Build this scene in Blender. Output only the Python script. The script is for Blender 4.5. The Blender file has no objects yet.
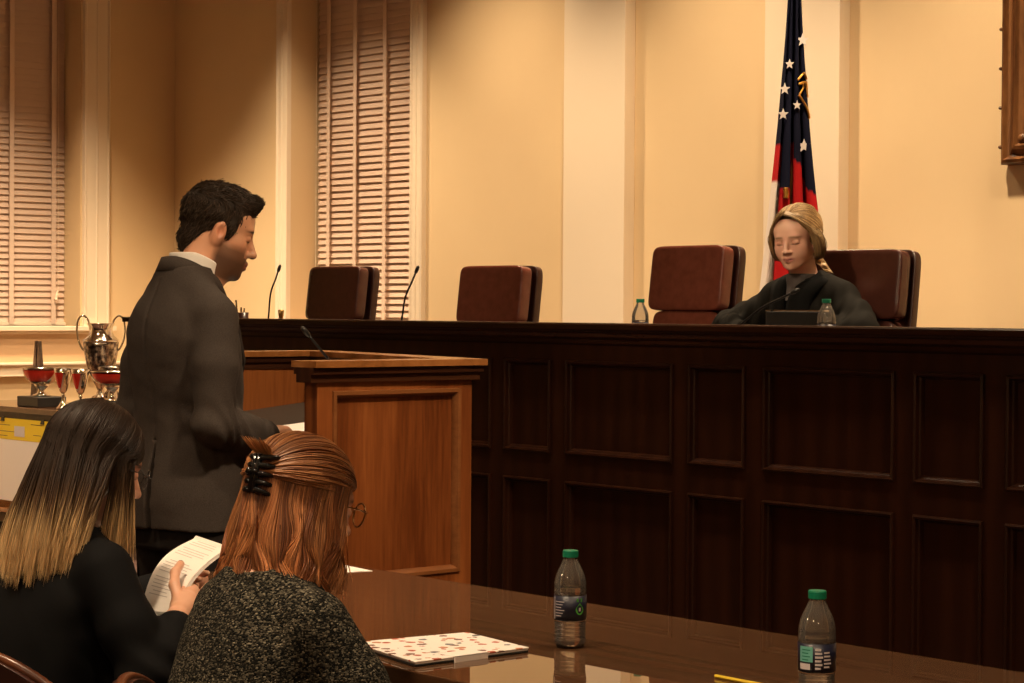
import bpy, bmesh, math, random
import numpy as np
from mathutils import Vector, Matrix
random.seed(7); rng = np.random.default_rng(7)
PI = math.pi
S = bpy.context.scene
COL = S.collection

# ------------------------------------------------------------------ object helpers
def tagp(o, label=None, cat=None, group=None, kind=None):
    if label: o['label'] = label
    if cat: o['category'] = cat
    if group: o['group'] = group
    if kind: o['kind'] = kind
    return o
def empty(name, loc=(0, 0, 0), rz=0.0, label=None, cat=None, group=None):
    o = bpy.data.objects.new(name, None); COL.objects.link(o)
    o.location = loc; o.rotation_euler = (0, 0, rz); o.empty_display_size = .1
    return tagp(o, label, cat, group)
def link(name, me, m, parent=None, smooth=False, bevel=0, seg=2):
    o = bpy.data.objects.new(name, me); COL.objects.link(o)
    if m is not None: me.materials.append(m)
    if parent is not None: o.parent = parent
    if smooth: me.polygons.foreach_set('use_smooth', [True] * len(me.polygons))
    if bevel:
        b = o.modifiers.new('b', 'BEVEL'); b.width = bevel; b.segments = seg; b.limit_method = 'ANGLE'; b.angle_limit = .6
        me.polygons.foreach_set('use_smooth', [True] * len(me.polygons))
        b.harden_normals = True
    return o
def copy_tree(o, parent=None):
    c = o.copy(); COL.objects.link(c)
    if parent is not None: c.parent = parent
    for ch in [k for k in bpy.data.objects if k.parent == o]: copy_tree(ch, c)
    return c

class MB:
    def __init__(s): s.v = []; s.f = []
    def add(s, vs, fs):
        n = len(s.v); s.v += [tuple(map(float, v)) for v in vs]; s.f += [tuple(i + n for i in f) for f in fs]; return s
    def box(s, lo, hi, M=None):
        x0, y0, z0 = lo; x1, y1, z1 = hi
        vs = [(x0,y0,z0),(x1,y0,z0),(x1,y1,z0),(x0,y1,z0),(x0,y0,z1),(x1,y0,z1),(x1,y1,z1),(x0,y1,z1)]
        if M is not None: vs = [M @ Vector(v) for v in vs]
        return s.add(vs, [(0,3,2,1),(4,5,6,7),(0,1,5,4),(1,2,6,5),(2,3,7,6),(3,0,4,7)])
    def hexa(s, b4, t4):
        return s.add(list(b4) + list(t4), [(0,3,2,1),(4,5,6,7),(0,1,5,4),(1,2,6,5),(2,3,7,6),(3,0,4,7)])
    def lathe(s, prof, c=(0, 0, 0), n=32, M=None):
        vs = []; fs = []; cx, cy, cz = c
        for r, z in prof:
            for i in range(n):
                a = 2 * PI * i / n; v = Vector((r * math.cos(a), r * math.sin(a), z))
                if M is not None: v = M @ v
                vs.append((v.x + cx, v.y + cy, v.z + cz))
        for j in range(len(prof) - 1):
            for i in range(n):
                k = (i + 1) % n; fs.append((j*n+i, j*n+k, (j+1)*n+k, (j+1)*n+i))
        if prof[0][0] > 1e-5: fs.append(tuple(range(n - 1, -1, -1)))
        if prof[-1][0] > 1e-5: fs.append(tuple((len(prof) - 1) * n + i for i in range(n)))
        return s.add(vs, fs)
    def tube(s, pts, r, n=8, cap=True):
        pts = [Vector(p) for p in pts]; m = len(pts)
        rr = r if hasattr(r, '__len__') else [r] * m
        vs = []; fs = []; up = None
        for i, p in enumerate(pts):
            t = (pts[min(i+1, m-1)] - pts[max(i-1, 0)]).normalized()
            if up is None: up = Vector((0,0,1)) if abs(t.z) < .9 else Vector((1,0,0))
            a = t.cross(up).normalized(); b = a.cross(t).normalized(); up = b
            for k in range(n):
                w = 2*PI*k/n; vs.append(p + (a*math.cos(w) + b*math.sin(w)) * rr[i])
        for i in range(m-1):
            for k in range(n):
                q = (k+1) % n; fs.append((i*n+k, i*n+q, (i+1)*n+q, (i+1)*n+k))
        if cap: fs.append(tuple(range(n-1, -1, -1))); fs.append(tuple((m-1)*n+k for k in range(n)))
        return s.add(vs, fs)
    def ring(s, x0, x1, z0, z1, prof, y=0, axis='y'):
        """mitred frame round a rectangle; prof = (inset, protrusion towards -axis)"""
        vs = []; fs = []; n = len(prof)
        for o, d in prof:
            for (x, z) in ((x0+o, z0+o), (x1-o, z0+o), (x1-o, z1-o), (x0+o, z1-o)):
                vs.append((x, y - d, z) if axis == 'y' else (y + d, x, z))
        for j in range(n - 1):
            for i in range(4):
                k = (i+1) % 4; fs.append((j*4+i, j*4+k, (j+1)*4+k, (j+1)*4+i) if axis == 'y' else (j*4+i, j*4+k, (j+1)*4+k, (j+1)*4+i))
        return s.add(vs, fs)
    def superell(s, c, r, e1=.35, e2=.35, n=40, m=24, M=None):
        def sp(v, e): return math.copysign(abs(v) ** e, v)
        vs = []; fs = []
        for j in range(m + 1):
            p = -PI/2 + PI*j/m
            for i in range(n):
                a = 2*PI*i/n
                v = Vector((r[0]*sp(math.cos(p), e1)*sp(math.cos(a), e2), r[1]*sp(math.cos(p), e1)*sp(math.sin(a), e2), r[2]*sp(math.sin(p), e1)))
                if M is not None: v = M @ v
                vs.append((v.x+c[0], v.y+c[1], v.z+c[2]))
        for j in range(m):
            for i in range(n):
                k = (i+1) % n; fs.append((j*n+i, j*n+k, (j+1)*n+k, (j+1)*n+i))
        return s.add(vs, fs)
    def build(s, name, m, parent=None, smooth=False, bevel=0, seg=2, fixn=False):
        me = bpy.data.meshes.new(name); me.from_pydata(s.v, [], s.f); me.update()
        if fixn:
            bm = bmesh.new(); bm.from_mesh(me); bmesh.ops.remove_doubles(bm, verts=bm.verts, dist=1e-6)
            bmesh.ops.recalc_face_normals(bm, faces=bm.faces); bm.to_mesh(me); bm.free()
        return link(name, me, m, parent, smooth, bevel, seg)

def catmull(P, n):
    P = np.asarray(P, float); m = len(P)
    Q = np.vstack([2*P[0]-P[1], P, 2*P[-1]-P[-2]])
    u = np.linspace(0, m - 1 - 1e-6, n); i = u.astype(int); t = (u - i)[:, None]
    a, b, c, d = Q[i], Q[i+1], Q[i+2], Q[i+3]
    return .5*((2*b) + (-a+c)*t + (2*a-5*b+4*c-d)*t*t + (-a+3*b-3*c+d)*t**3)

def np_mesh(name, V, Fc, cols=None):
    me = bpy.data.meshes.new(name); nv = len(V); nf = len(Fc); k = Fc.shape[1]
    me.vertices.add(nv); me.vertices.foreach_set('co', np.asarray(V, np.float32).ravel())
    me.loops.add(nf * k); me.loops.foreach_set('vertex_index', np.asarray(Fc, np.int32).ravel())
    me.polygons.add(nf); me.polygons.foreach_set('loop_start', np.arange(0, nf*k, k, dtype=np.int32))
    me.update(calc_edges=True); me.validate()
    me.polygons.foreach_set('use_smooth', np.ones(len(me.polygons), bool))
    if cols is not None and len(me.vertices) == nv:
        ca = me.color_attributes.new('col', 'FLOAT_COLOR', 'POINT')
        c = np.ones((nv, 4), np.float32); c[:, :3] = cols; ca.data.foreach_set('color', c.ravel())
    return me

def strands_mesh(name, paths, radius, cols, m, parent, sides=4):
    """paths (N,K,3), cols (N,K,3) -> tapered tubes in one mesh"""
    paths = np.asarray(paths, np.float32); N, K, _ = paths.shape
    T = np.gradient(paths, axis=1); T /= np.linalg.norm(T, axis=2, keepdims=True) + 1e-9
    ref = np.array([.31, .52, .79]); A = np.cross(T, ref); A /= np.linalg.norm(A, axis=2, keepdims=True) + 1e-9
    B = np.cross(T, A)
    tt = np.linspace(0, 1, K); rad = radius * np.minimum(1, .35 + 3*tt) * np.minimum(1, (1.02 - tt) * 5)
    w = np.arange(sides) * 2*PI/sides
    V = paths[:, :, None, :] + rad[None, :, None, None] * (A[:, :, None, :]*np.cos(w)[None, None, :, None] + B[:, :, None, :]*np.sin(w)[None, None, :, None])
    idx = np.arange(N*K*sides).reshape(N, K, sides)
    a = idx[:, :-1]; b = idx[:, 1:]
    F = np.stack([a, np.roll(a, -1, 2), np.roll(b, -1, 2), b], -1).reshape(-1, 4)
    C = np.repeat(cols[:, :, None, :], sides, 2).reshape(-1, 3)
    return link(name, np_mesh(name, V.reshape(-1, 3), F, C), m, parent)

# ------------------------------------------------------------------ implicit surface modeller
def axis_grid(lo, hi, step, fine=()):
    xs = [lo]
    while xs[-1] < hi:
        st = step
        for a, b, s2 in fine:
            if a <= xs[-1] < b: st = min(st, s2)
        xs.append(xs[-1] + st)
    return np.array(xs, np.float32)
def noise3(X, Y, Z, f, seed=0, oct=3):
    r = np.random.default_rng(seed + 100); out = 0; amp = 1.
    for o in range(oct):
        for k in range(3):
            d = r.normal(size=3); d /= np.linalg.norm(d); ph = r.uniform(0, 6.3); d2 = r.normal(size=3)
            out = out + amp*np.sin(f*(d[0]*X + d[1]*Y + d[2]*Z) + ph + 1.3*np.sin(f*.6*(d2[0]*X + d2[1]*Y + d2[2]*Z)))
        f *= 1.9; amp *= .55
    return out / 4.
class Field:
    def __init__(s, xs, ys, zs):
        s.x, s.y, s.z = xs, ys, zs; s.F = np.full((len(xs), len(ys), len(zs)), .5, np.float32)
    def block(s, lo, hi):
        i0, i1 = np.searchsorted(s.x, lo[0]), np.searchsorted(s.x, hi[0])
        j0, j1 = np.searchsorted(s.y, lo[1]), np.searchsorted(s.y, hi[1])
        k0, k1 = np.searchsorted(s.z, lo[2]), np.searchsorted(s.z, hi[2])
        return (slice(i0, i1), slice(j0, j1), slice(k0, k1)), s.x[i0:i1, None, None], s.y[None, j0:j1, None], s.z[None, None, k0:k1]
    def _mix(s, sl, d, k, op):
        a = s.F[sl]
        if a.size == 0: return
        if op == 'u':
            h = np.clip(.5 + .5*(a - d)/k, 0, 1); s.F[sl] = a + (d - a)*h - k*h*(1-h)
        else:
            h = np.clip(.5 - .5*(a + d)/k, 0, 1); s.F[sl] = a + (-d - a)*h + k*h*(1-h)
    def ell(s, c, r, k=.01, op='u', M=None):
        """ellipsoid; M = 4x4 numpy frame (local->world)"""
        c = np.array(c, float); r = np.array(r, float)
        if M is not None: cw = M[:3, :3] @ c + M[:3, 3]; ext = np.sqrt((M[:3, :3]**2) @ (r**2))
        else: cw = c; ext = r
        pad = k + .025
        sl, X, Y, Z = s.block(cw - ext - pad, cw + ext + pad)
        X = X - cw[0]; Y = Y - cw[1]; Z = Z - cw[2]
        if M is not None:
            R = M[:3, :3]
            X, Y, Z = (R[0,0]*X + R[1,0]*Y + R[2,0]*Z, R[0,1]*X + R[1,1]*Y + R[2,1]*Z, R[0,2]*X + R[1,2]*Y + R[2,2]*Z)
        k0 = np.sqrt((X/r[0])**2 + (Y/r[1])**2 + (Z/r[2])**2)
        k1 = np.sqrt((X/r[0]**2)**2 + (Y/r[1]**2)**2 + (Z/r[2]**2)**2) + 1e-6
        s._mix(sl, k0*(k0 - 1)/k1, k, op); return s
    def cap(s, a, b, ra, rb, k=.02, op='u', M=None, sq=None):
        a = np.array(a, float); b = np.array(b, float)
        if M is not None: a = M[:3, :3] @ a + M[:3, 3]; b = M[:3, :3] @ b + M[:3, 3]
        R = max(ra, rb) + k + .025
        sl, X, Y, Z = s.block(np.minimum(a, b) - R, np.maximum(a, b) + R)
        X = X - a[0]; Y = Y - a[1]; Z = Z - a[2]; d = b - a
        t = np.clip((X*d[0] + Y*d[1] + Z*d[2]) / (d @ d), 0, 1)
        s._mix(sl, np.sqrt((X-t*d[0])**2 + (Y-t*d[1])**2 + (Z-t*d[2])**2) - (ra + (rb-ra)*t), k, op); return s
    def chain(s, pts, rs, k=.02, op='u', M=None):
        for i in range(len(pts)-1): s.cap(pts[i], pts[i+1], rs[i], rs[i+1], k, op, M)
        return s
    def loft(s, rows, k=.03, pw=2.4, op='u', shift=None):
        """rows (z, cx, cy, rx, ry): stack of rounded sections, flat ends"""
        rows = np.array(rows, float); z0, z1 = rows[0, 0], rows[-1, 0]
        m = .06 + k; lo = [(rows[:, 1]-rows[:, 3]).min()-m, (rows[:, 2]-rows[:, 4]).min()-m, z0-m]; hi = [(rows[:, 1]+rows[:, 3]).max()+m, (rows[:, 2]+rows[:, 4]).max()+m, z1+m]
        sl, X, Y, Z = s.block(lo, hi)
        zz = Z.ravel()
        def sm(i):   # smooth interpolation
            x = rows[:, 0]; y = rows[:, i]; g = np.gradient(y, x); q = np.clip(zz, z0, z1)
            j = np.clip(np.searchsorted(x, q) - 1, 0, len(x)-2); h = x[j+1]-x[j]; t = (q-x[j])/h
            return ((2*t**3-3*t*t+1)*y[j] + (t**3-2*t*t+t)*h*g[j] + (-2*t**3+3*t*t)*y[j+1] + (t**3-t*t)*h*g[j+1])[None, None, :]
        cx, cy, rx, ry = sm(1), sm(2), sm(3), sm(4)
        q = (np.abs((X-cx)/rx)**pw + np.abs((Y-cy)/ry)**pw)**(1/pw)
        d = (q - 1)*np.minimum(rx, ry)*.9
        dz = np.maximum(z0 - Z, Z - z1)
        d = np.maximum(d, dz + 0*d)
        s._mix(sl, d.astype(np.float32), k, op); return s
    def fn(s, lo, hi, f, k=.005, op='u'):
        sl, X, Y, Z = s.block(lo, hi); s._mix(sl, f(X, Y, Z).astype(np.float32), k, op); return s
    def disp(s, lo, hi, f):
        sl, X, Y, Z = s.block(lo, hi); s.F[sl] += f(X, Y, Z).astype(np.float32); return s
    def mesh(s):
        F = s.F; B = F < 0; nx, ny, nz = F.shape
        c = np.zeros((nx-1, ny-1, nz-1), np.int8)
        for i in (0, 1):
            for j in (0, 1):
                for k in (0, 1): c += B[i:nx-1+i, j:ny-1+j, k:nz-1+k]
        act = (c > 0) & (c < 8); I = np.argwhere(act); vid = np.full(act.shape, -1, np.int32); vid[act] = np.arange(len(I))
        acc = np.zeros((len(I), 3)); cnt = np.zeros(len(I))
        co = [(i, j, k) for i in (0,1) for j in (0,1) for k in (0,1)]
        for p in co:
            for ax in range(3):
                if p[ax]: continue
                q = list(p); q[ax] = 1
                ia = I + np.array(p); ib = I + np.array(q)
                a = F[ia[:,0], ia[:,1], ia[:,2]]; b = F[ib[:,0], ib[:,1], ib[:,2]]
                m = (a < 0) != (b < 0); t = np.where(m, a/(a-b+1e-12), 0)
                pa = np.stack([s.x[ia[:,0]], s.y[ia[:,1]], s.z[ia[:,2]]], 1); pb = np.stack([s.x[ib[:,0]], s.y[ib[:,1]], s.z[ib[:,2]]], 1)
                acc += np.where(m[:, None], pa + (pb-pa)*t[:, None], 0); cnt += m
        V = acc / np.maximum(cnt, 1)[:, None]; Q = []
        for ax in range(3):
            sh = [slice(1, -1)]*3; sh[ax] = slice(0, -1); sh2 = list(sh); sh2[ax] = slice(1, None)
            a = B[tuple(sh)]; b = B[tuple(sh2)]; E = np.argwhere(a != b); s_ = a[a != b]
            off = np.array([1, 1, 1]); off[ax] = 0; E = E + off
            o1, o2 = [(1, 2), (2, 0), (0, 1)][ax]
            def cell(d1, d2):
                e = E.copy(); e[:, o1] -= d1; e[:, o2] -= d2; return vid[e[:,0], e[:,1], e[:,2]]
            q = np.stack([cell(1,1), cell(0,1), cell(0,0), cell(1,0)], 1)
            q[~s_] = q[~s_][:, ::-1]; Q.append(q)
        Q = np.vstack(Q); Q = Q[(Q >= 0).all(1)]
        return V, Q
    def build(s, name, m, parent=None, colf=None, extra=None):
        V, Q = s.mesh(); C = colf(V) if colf else None
        if extra is not None:
            for V2, Q2, C2 in extra:
                Q = np.vstack([Q, Q2 + len(V)]); V = np.vstack([V, V2])
                if C is not None: C = np.vstack([C, C2])
        return link(name, np_mesh(name, V, Q, C), m, parent)

def frame(loc, yaw=0, pitch=0, roll=0):
    """numpy 4x4: yaw about z (positive = towards -x), pitch positive looks up"""
    M = Matrix.Translation(loc) @ Matrix.Rotation(yaw, 4, 'Z') @ Matrix.Rotation(pitch, 4, 'X') @ Matrix.Rotation(roll, 4, 'Y')
    return np.array(M)
def to_local(M, V): return (V - M[:3, 3]) @ M[:3, :3]

# ------------------------------------------------------------------ materials
def mat(name, col=(.5,.5,.5), rough=.5, metal=0, **kw):
    m = bpy.data.materials.new(name); m.use_nodes = True; b = m.node_tree.nodes['Principled BSDF']
    b.inputs['Base Color'].default_value = (*col, 1); b.inputs['Roughness'].default_value = rough; b.inputs['Metallic'].default_value = metal
    for k, v in kw.items(): b.inputs[k.replace('_', ' ')].default_value = v
    return m
def nodes(m): return m.node_tree.nodes, m.node_tree.links, m.node_tree.nodes['Principled BSDF']
def coord(m, scale=(1,1,1), kind='Object'):
    n, l, b = nodes(m); t = n.new('ShaderNodeTexCoord'); q = n.new('ShaderNodeMapping'); q.inputs['Scale'].default_value = scale
    l.new(t.outputs[kind], q.inputs['Vector']); return q.outputs['Vector']
def ntex(m, vec, scale=5, detail=4, rough=.5, dist=0):
    n, l, b = nodes(m); t = n.new('ShaderNodeTexNoise'); t.inputs['Scale'].default_value = scale; t.inputs['Detail'].default_value = detail
    t.inputs['Roughness'].default_value = rough; t.inputs['Distortion'].default_value = dist; l.new(vec, t.inputs['Vector']); return t.outputs['Fac']
def ramp(m, fac, stops):
    n, l, b = nodes(m); r = n.new('ShaderNodeValToRGB'); e = r.color_ramp.elements
    while len(e) < len(stops): e.new(.5)
    for q, (p, c) in zip(e, stops): q.position = p; q.color = (*c, 1)
    l.new(fac, r.inputs['Fac']); return r.outputs['Color']
def bump(m, fac, strength=.2, dist=.002):
    n, l, b = nodes(m); q = n.new('ShaderNodeBump'); q.inputs['Strength'].default_value = strength; q.inputs['Distance'].default_value = dist
    l.new(fac, q.inputs['Height']); l.new(q.outputs['Normal'], b.inputs['Normal']); return q
def noisy(name, c1, c2, rough=.6, scale=(1,1,1), ns=6, detail=4, bs=0, bd=.002, metal=0, lo=.3, hi=.7, dist=0, **kw):
    m = mat(name, c1, rough, metal, **kw); v = coord(m, scale); f = ntex(m, v, ns, detail, .55, dist)
    n, l, b = nodes(m); l.new(ramp(m, f, [(lo, c1), (hi, c2)]), b.inputs['Base Color'])
    if bs: bump(m, f, bs, bd)
    return m
def wood(name, dark, mid, light, scale=(14, 14, 1.3), rough=.35, coat=0, bs=.05):
    """grain runs along the axis with the small scale"""
    m = mat(name, mid, rough); n, l, b = nodes(m)
    v = coord(m, scale); broad = ntex(m, v, 1.3, 3, .5, 1.6)
    w = n.new('ShaderNodeTexWave'); w.wave_type = 'BANDS'; w.bands_direction = 'X' if scale[0] >= scale[1] else 'Y'
    w.inputs['Scale'].default_value = .55; w.inputs['Distortion'].default_value = 5; w.inputs['Detail'].default_value = 2; w.inputs['Detail Scale'].default_value = .8
    l.new(v, w.inputs['Vector'])
    fine = ntex(m, coord(m, tuple(s*9 for s in scale)), 1.0, 3, .6)
    mx = n.new('ShaderNodeMix'); mx.inputs['Factor'].default_value = .5; l.new(w.outputs['Fac'], mx.inputs['A']); l.new(broad, mx.inputs['B'])
    mx2 = n.new('ShaderNodeMix'); mx2.inputs['Factor'].default_value = .4; l.new(mx.outputs['Result'], mx2.inputs['A']); l.new(fine, mx2.inputs['B'])
    l.new(ramp(m, mx2.outputs['Result'], [(.28, dark), (.5, mid), (.72, light)]), b.inputs['Base Color'])
    if coat: b.inputs['Coat Weight'].default_value = coat; b.inputs['Coat Roughness'].default_value = .04
    if bs: bump(m, mx2.outputs['Result'], bs, .001)
    return m
def attrmat(name, rough=.5, **kw):
    m = mat(name, (1,1,1), rough, 0, **kw); n, l, b = nodes(m); a = n.new('ShaderNodeAttribute'); a.attribute_name = 'col'
    l.new(a.outputs['Color'], b.inputs['Base Color']); return m
def srgb(r, g, b): return tuple(((v/255)/12.92 if v/255 <= .04045 else ((v/255+.055)/1.055)**2.4) for v in (r, g, b))

M_wall = noisy('painted_plaster_cream', (.73,.55,.325), (.75,.57,.34), .62, ns=3, bs=.04, bd=.001)
M_trim = mat('ivory_paint', (.82,.70,.54), .35)
M_ceil = mat('ceiling_white', (.55,.44,.30), .8)
M_carpet = noisy('dark_red_carpet', (.045,.02,.015), (.07,.03,.02), .95, ns=90, bs=.3)
M_blind = mat('blind_slats', (.66,.50,.40), .45)
M_glassdark = mat('night_window_glass', (.01,.012,.02), .05)
M_mahog = wood('dark_mahogany', (.021,.0060,.0026), (.029,.0083,.0035), (.038,.0112,.0047), (6,6,.7), .36, bs=.02); M_mahog.node_tree.nodes['Principled BSDF'].inputs['Specular IOR Level'].default_value = .3
M_mahogH = wood('dark_mahogany_rail', (.016,.0055,.0026), (.03,.010,.0045), (.05,.018,.008), (1.0,10,10), .27, bs=.03)
M_oak = wood('honey_oak', (.115,.029,.007), (.22,.064,.016), (.32,.105,.028), (11,11,.8), .33)
M_oakmid = wood('oak_moulding', (.10,.032,.010), (.17,.058,.017), (.24,.09,.03), (9,1,9), .3)
M_oakrail = wood('honey_oak_rail', (.20,.075,.02), (.33,.13,.038), (.42,.18,.06), (3,3,3), .25)
M_oakdark = wood('oak_moulding_dark', (.024,.007,.003), (.038,.012,.005), (.055,.018,.007), (14,1.0,14), .3)  # darker oak tone for the mouldings under the top rail
M_table = wood('table_walnut', (.070,.029,.011), (.085,.036,.014), (.100,.043,.017), (1.0,9,9), .6, 1.0); M_table.node_tree.nodes['Principled BSDF'].inputs['Specular IOR Level'].default_value = .15; M_table.node_tree.nodes['Principled BSDF'].inputs['Coat Roughness'].default_value = .008
M_tableglass = mat('table_glass', (1,1,1), 0.0, 0, Transmission_Weight=1.0, IOR=1.5)
M_leather = noisy('oxblood_leather', (.105,.028,.018), (.14,.040,.026), .22, ns=25, bs=.03, bd=.0006)
M_leatherD = noisy('dark_leather', (.030,.010,.0075), (.042,.014,.010), .28, ns=25, bs=.03, bd=.0006)
M_black = mat('black_plastic', (.012,.012,.012), .4)
M_blackmetal = mat('black_metal', (.02,.02,.022), .35, .6)
M_silver = mat('polished_silver', (.75,.70,.63), .09, 1)
M_silverdk = noisy('engraved_silver', (.08,.06,.05), (.5,.42,.35), .22, ns=45, metal=1, lo=.4, hi=.6, bs=.4)
M_redreflect = mat('painted_red_reflection', (.42,.02,.01), .2, .3, Coat_Weight=.6)  # red mirrored in the silver trophies, put into the colour
M_gold = mat('gold', (.75,.42,.10), .28, 1)
M_paper = mat('white_paper', (.86,.80,.76), .7)
M_ink = mat('printed_ink', (.50,.45,.44), .8)
M_yellow = mat('yellow_card', (.80,.58,.03), .6)
M_pet = mat('clear_plastic', (.97,.98,.98), .03)
_n, _l, _b = nodes(M_pet); _t = _n.new('ShaderNodeBsdfTransparent'); _t.inputs['Color'].default_value = (.985,.985,.98,1); _g = _n.new('ShaderNodeBsdfGlossy'); _g.inputs['Roughness'].default_value = .05
_f = _n.new('ShaderNodeFresnel'); _f.inputs['IOR'].default_value = 1.6; _m = _n.new('ShaderNodeMixShader'); _l.new(_f.outputs[0], _m.inputs[0]); _l.new(_t.outputs[0], _m.inputs[1]); _l.new(_g.outputs[0], _m.inputs[2]); _d = _n.new('ShaderNodeBsdfTranslucent'); _d.inputs['Color'].default_value = (.9,.85,.8,1); _d2 = _n.new('ShaderNodeBsdfDiffuse'); _d2.inputs['Color'].default_value = (.9,.85,.8,1); _a = _n.new('ShaderNodeAddShader'); _l.new(_d.outputs[0], _a.inputs[0]); _l.new(_d2.outputs[0], _a.inputs[1]); _m2 = _n.new('ShaderNodeMixShader'); _m2.inputs[0].default_value = .035; _l.new(_m.outputs[0], _m2.inputs[1]); _l.new(_a.outputs[0], _m2.inputs[2]); _l.new(_m2.outputs[0], _n['Material Output'].inputs['Surface'])  # pale diffuse and translucent share added to stand in for glints
M_water = mat('water', (.99,1,1), 0.0, 0, Transmission_Weight=1.0, IOR=1.33)
M_cap = mat('green_cap', (.0,.19,.10), .4)
M_label = mat('navy_label', (.006,.008,.028), .4)
M_green = mat('label_green', (.09,.42,.06), .4)
M_teal = mat('label_teal', (.16,.50,.44), .4)
M_white = mat('label_white', (.62,.58,.62), .5)
M_brass = mat('brass', (.55,.36,.13), .3, 1)
M_chairwood = wood('chair_cherry', (.05,.014,.006), (.09,.026,.010), (.13,.04,.015), (3,14,14), .3)
M_framewood = wood('frame_walnut', (.06,.022,.008), (.13,.052,.017), (.22,.095,.032), (8,8,2), .3)
M_canvas = noisy('oil_canvas', (.02,.014,.010), (.07,.045,.025), .5, ns=5)
M_skin = attrmat('skin', .45, Subsurface_Weight=.06, Subsurface_Scale=.01)
M_hair = attrmat('hair', .45, Specular_IOR_Level=.35)
# ------------------------------------------------------------------ room
def struct(name, mb, m, **kw):
    o = mb.build(name, m, None, **kw); o['kind'] = 'structure'; return o
XL, XR, YF, YB, ZC = -12.8, 3.2, -4.2, 8.08, 4.7
struct('floor', MB().box((XL-.4, YF-.3, -.1), (XR+.3, YB+.5, 0)), M_carpet)
struct('floor_dais', MB().box((-9.0, 5.52, 0), (-.4, YB-.02, .56)), M_carpet)
struct('ceiling', MB().box((XL-.4, YF-.3, ZC), (XR+.3, YB+.5, ZC+.1)), M_ceil)
# back wall with the tall window opening
W2 = (-11.373, -10.096, 1.00, 4.15)
b = MB()
b.box((XL-.4, YB, 0), (W2[0], YB+.4, ZC)); b.box((W2[1], YB, 0), (XR+.3, YB+.4, ZC))
b.box((W2[0], YB, 0), (W2[1], YB+.4, W2[2])); b.box((W2[0], YB, W2[3]), (W2[1], YB+.4, ZC))
struct('wall_back', b, M_wall)
W1 = (6.04, 7.319, 1.317, 4.15)
b = MB()
b.box((XL-.4, YF-.3, 0), (XL, W1[0], ZC)); b.box((XL-.4, W1[1], 0), (XL, YB, ZC))
b.box((XL-.4, W1[0], 0), (XL, W1[1], W1[2])); b.box((XL-.4, W1[0], W1[3]), (XL, W1[1], ZC))
struct('wall_left', b, M_wall)
struct('wall_right', MB().box((XR, YF, 0), (XR+.3, YB, ZC)), M_wall)
struct('wall_front', MB().box((XL, YF-.3, 0), (XR, YF, ZC)), M_wall)
# pilasters on the back wall
pil = []
for x0, x1 in ((-8.625, -8.135), (-7.124, -6.633)):
    struct('trim_pilaster', MB().box((x0, 8.0, .56), (x1, YB, ZC)), M_trim, bevel=.004)
# casings
def casing_prof(w):  # (inset from outer, protrusion)
    return [(0, 0), (0, .035), (.012, .042), (.022, .03), (w*.45, .03), (w*.5, .036), (w*.55, .03), (w-.022, .028), (w-.012, .036), (w-.001, .034), (w, 0)]
b = MB().ring(W2[0]-.125, W2[1]+.15, W2[2]-.12, W2[3]+.12, casing_prof(.125), YB)
struct('trim_window_back', b, M_trim)
b = MB()
vs, prof = [], casing_prof(.2)
# left-wall casing: jambs and head only, on a deep sill
for o, d in prof:
    vs += [(XL+d, W1[0]-.2+o, W1[2]), (XL+d, W1[0]-.2+o, W1[3]+.2-o), (XL+d, W1[1]+.213-o, W1[3]+.2-o), (XL+d, W1[1]+.213-o, W1[2])]
fs = [(j*4+i, j*4+i+1, j*4+i+5, j*4+i+4) for j in range(len(prof)-1) for i in range(3)]
struct('trim_window_left', b.add(vs, fs), M_trim)
struct('trim_sill_left', MB().box((XL-.34, W1[0], 1.283), (XL, W1[1], 1.317)).box((XL, W1[0]-.26, 1.283), (XL+.07, W1[1]+.25, 1.317)).box((XL, W1[0]-.24, 1.262), (XL+.035, W1[1]+.235, 1.283)), M_trim, bevel=.004)
struct('trim_apron_left', MB().box((XL, W1[0]-.2, 1.07), (XL+.012, W1[1]+.2, 1.262)), mat('tan_panel_paint', (.62,.42,.25), .5))
struct('trim_rail_left', MB().box((XL, YF, .975), (XL+.05, YB, 1.065)).box((XL, YF, 1.05), (XL+.07, YB, 1.07)), M_trim, bevel=.005)
struct('baseboard_left', MB().box((XL, YF, 0), (XL+.03, YB, .2)), M_trim, bevel=.006)
struct('baseboard_back', MB().box((XL, YB-.03, .0), (-9.05, YB, .2)), M_trim, bevel=.006)
# windows: reveal lining, frame, dark pane
def window(name, u0, u1, z0, z1, wall):
    def bx(b, ua, ub, da, db, za, zb):
        return b.box((ua, YB+da, za), (ub, YB+db, zb)) if wall == 'back' else b.box((XL-db, ua, za), (XL-da, ub, zb))
    root = empty(name, (0,0,0)); root['kind'] = 'structure'
    fr = MB(); w = .06
    bx(fr, u0, u0+w, .30, .36, z0, z1); bx(fr, u1-w, u1, .30, .36, z0, z1); bx(fr, u0, u1, .30, .36, z0, z0+w); bx(fr, u0, u1, .30, .36, z1-w, z1)
    zm = (z0+z1)/2; um = (u0+u1)/2
    bx(fr, u0, u1, .31, .355, zm-.03, zm+.03); bx(fr, um-.012, um+.012, .315, .35, z0, z1)
    fr.build('window_frame', M_trim, root)
    g = MB(); bx(g, u0+.03, u1-.03, .33, .336, z0+.03, z1-.03); g.build('window_pane', M_glassdark, root)
    return root
window('window_1', *W1, 'left'); window('window_2', *W2, 'back')
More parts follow.
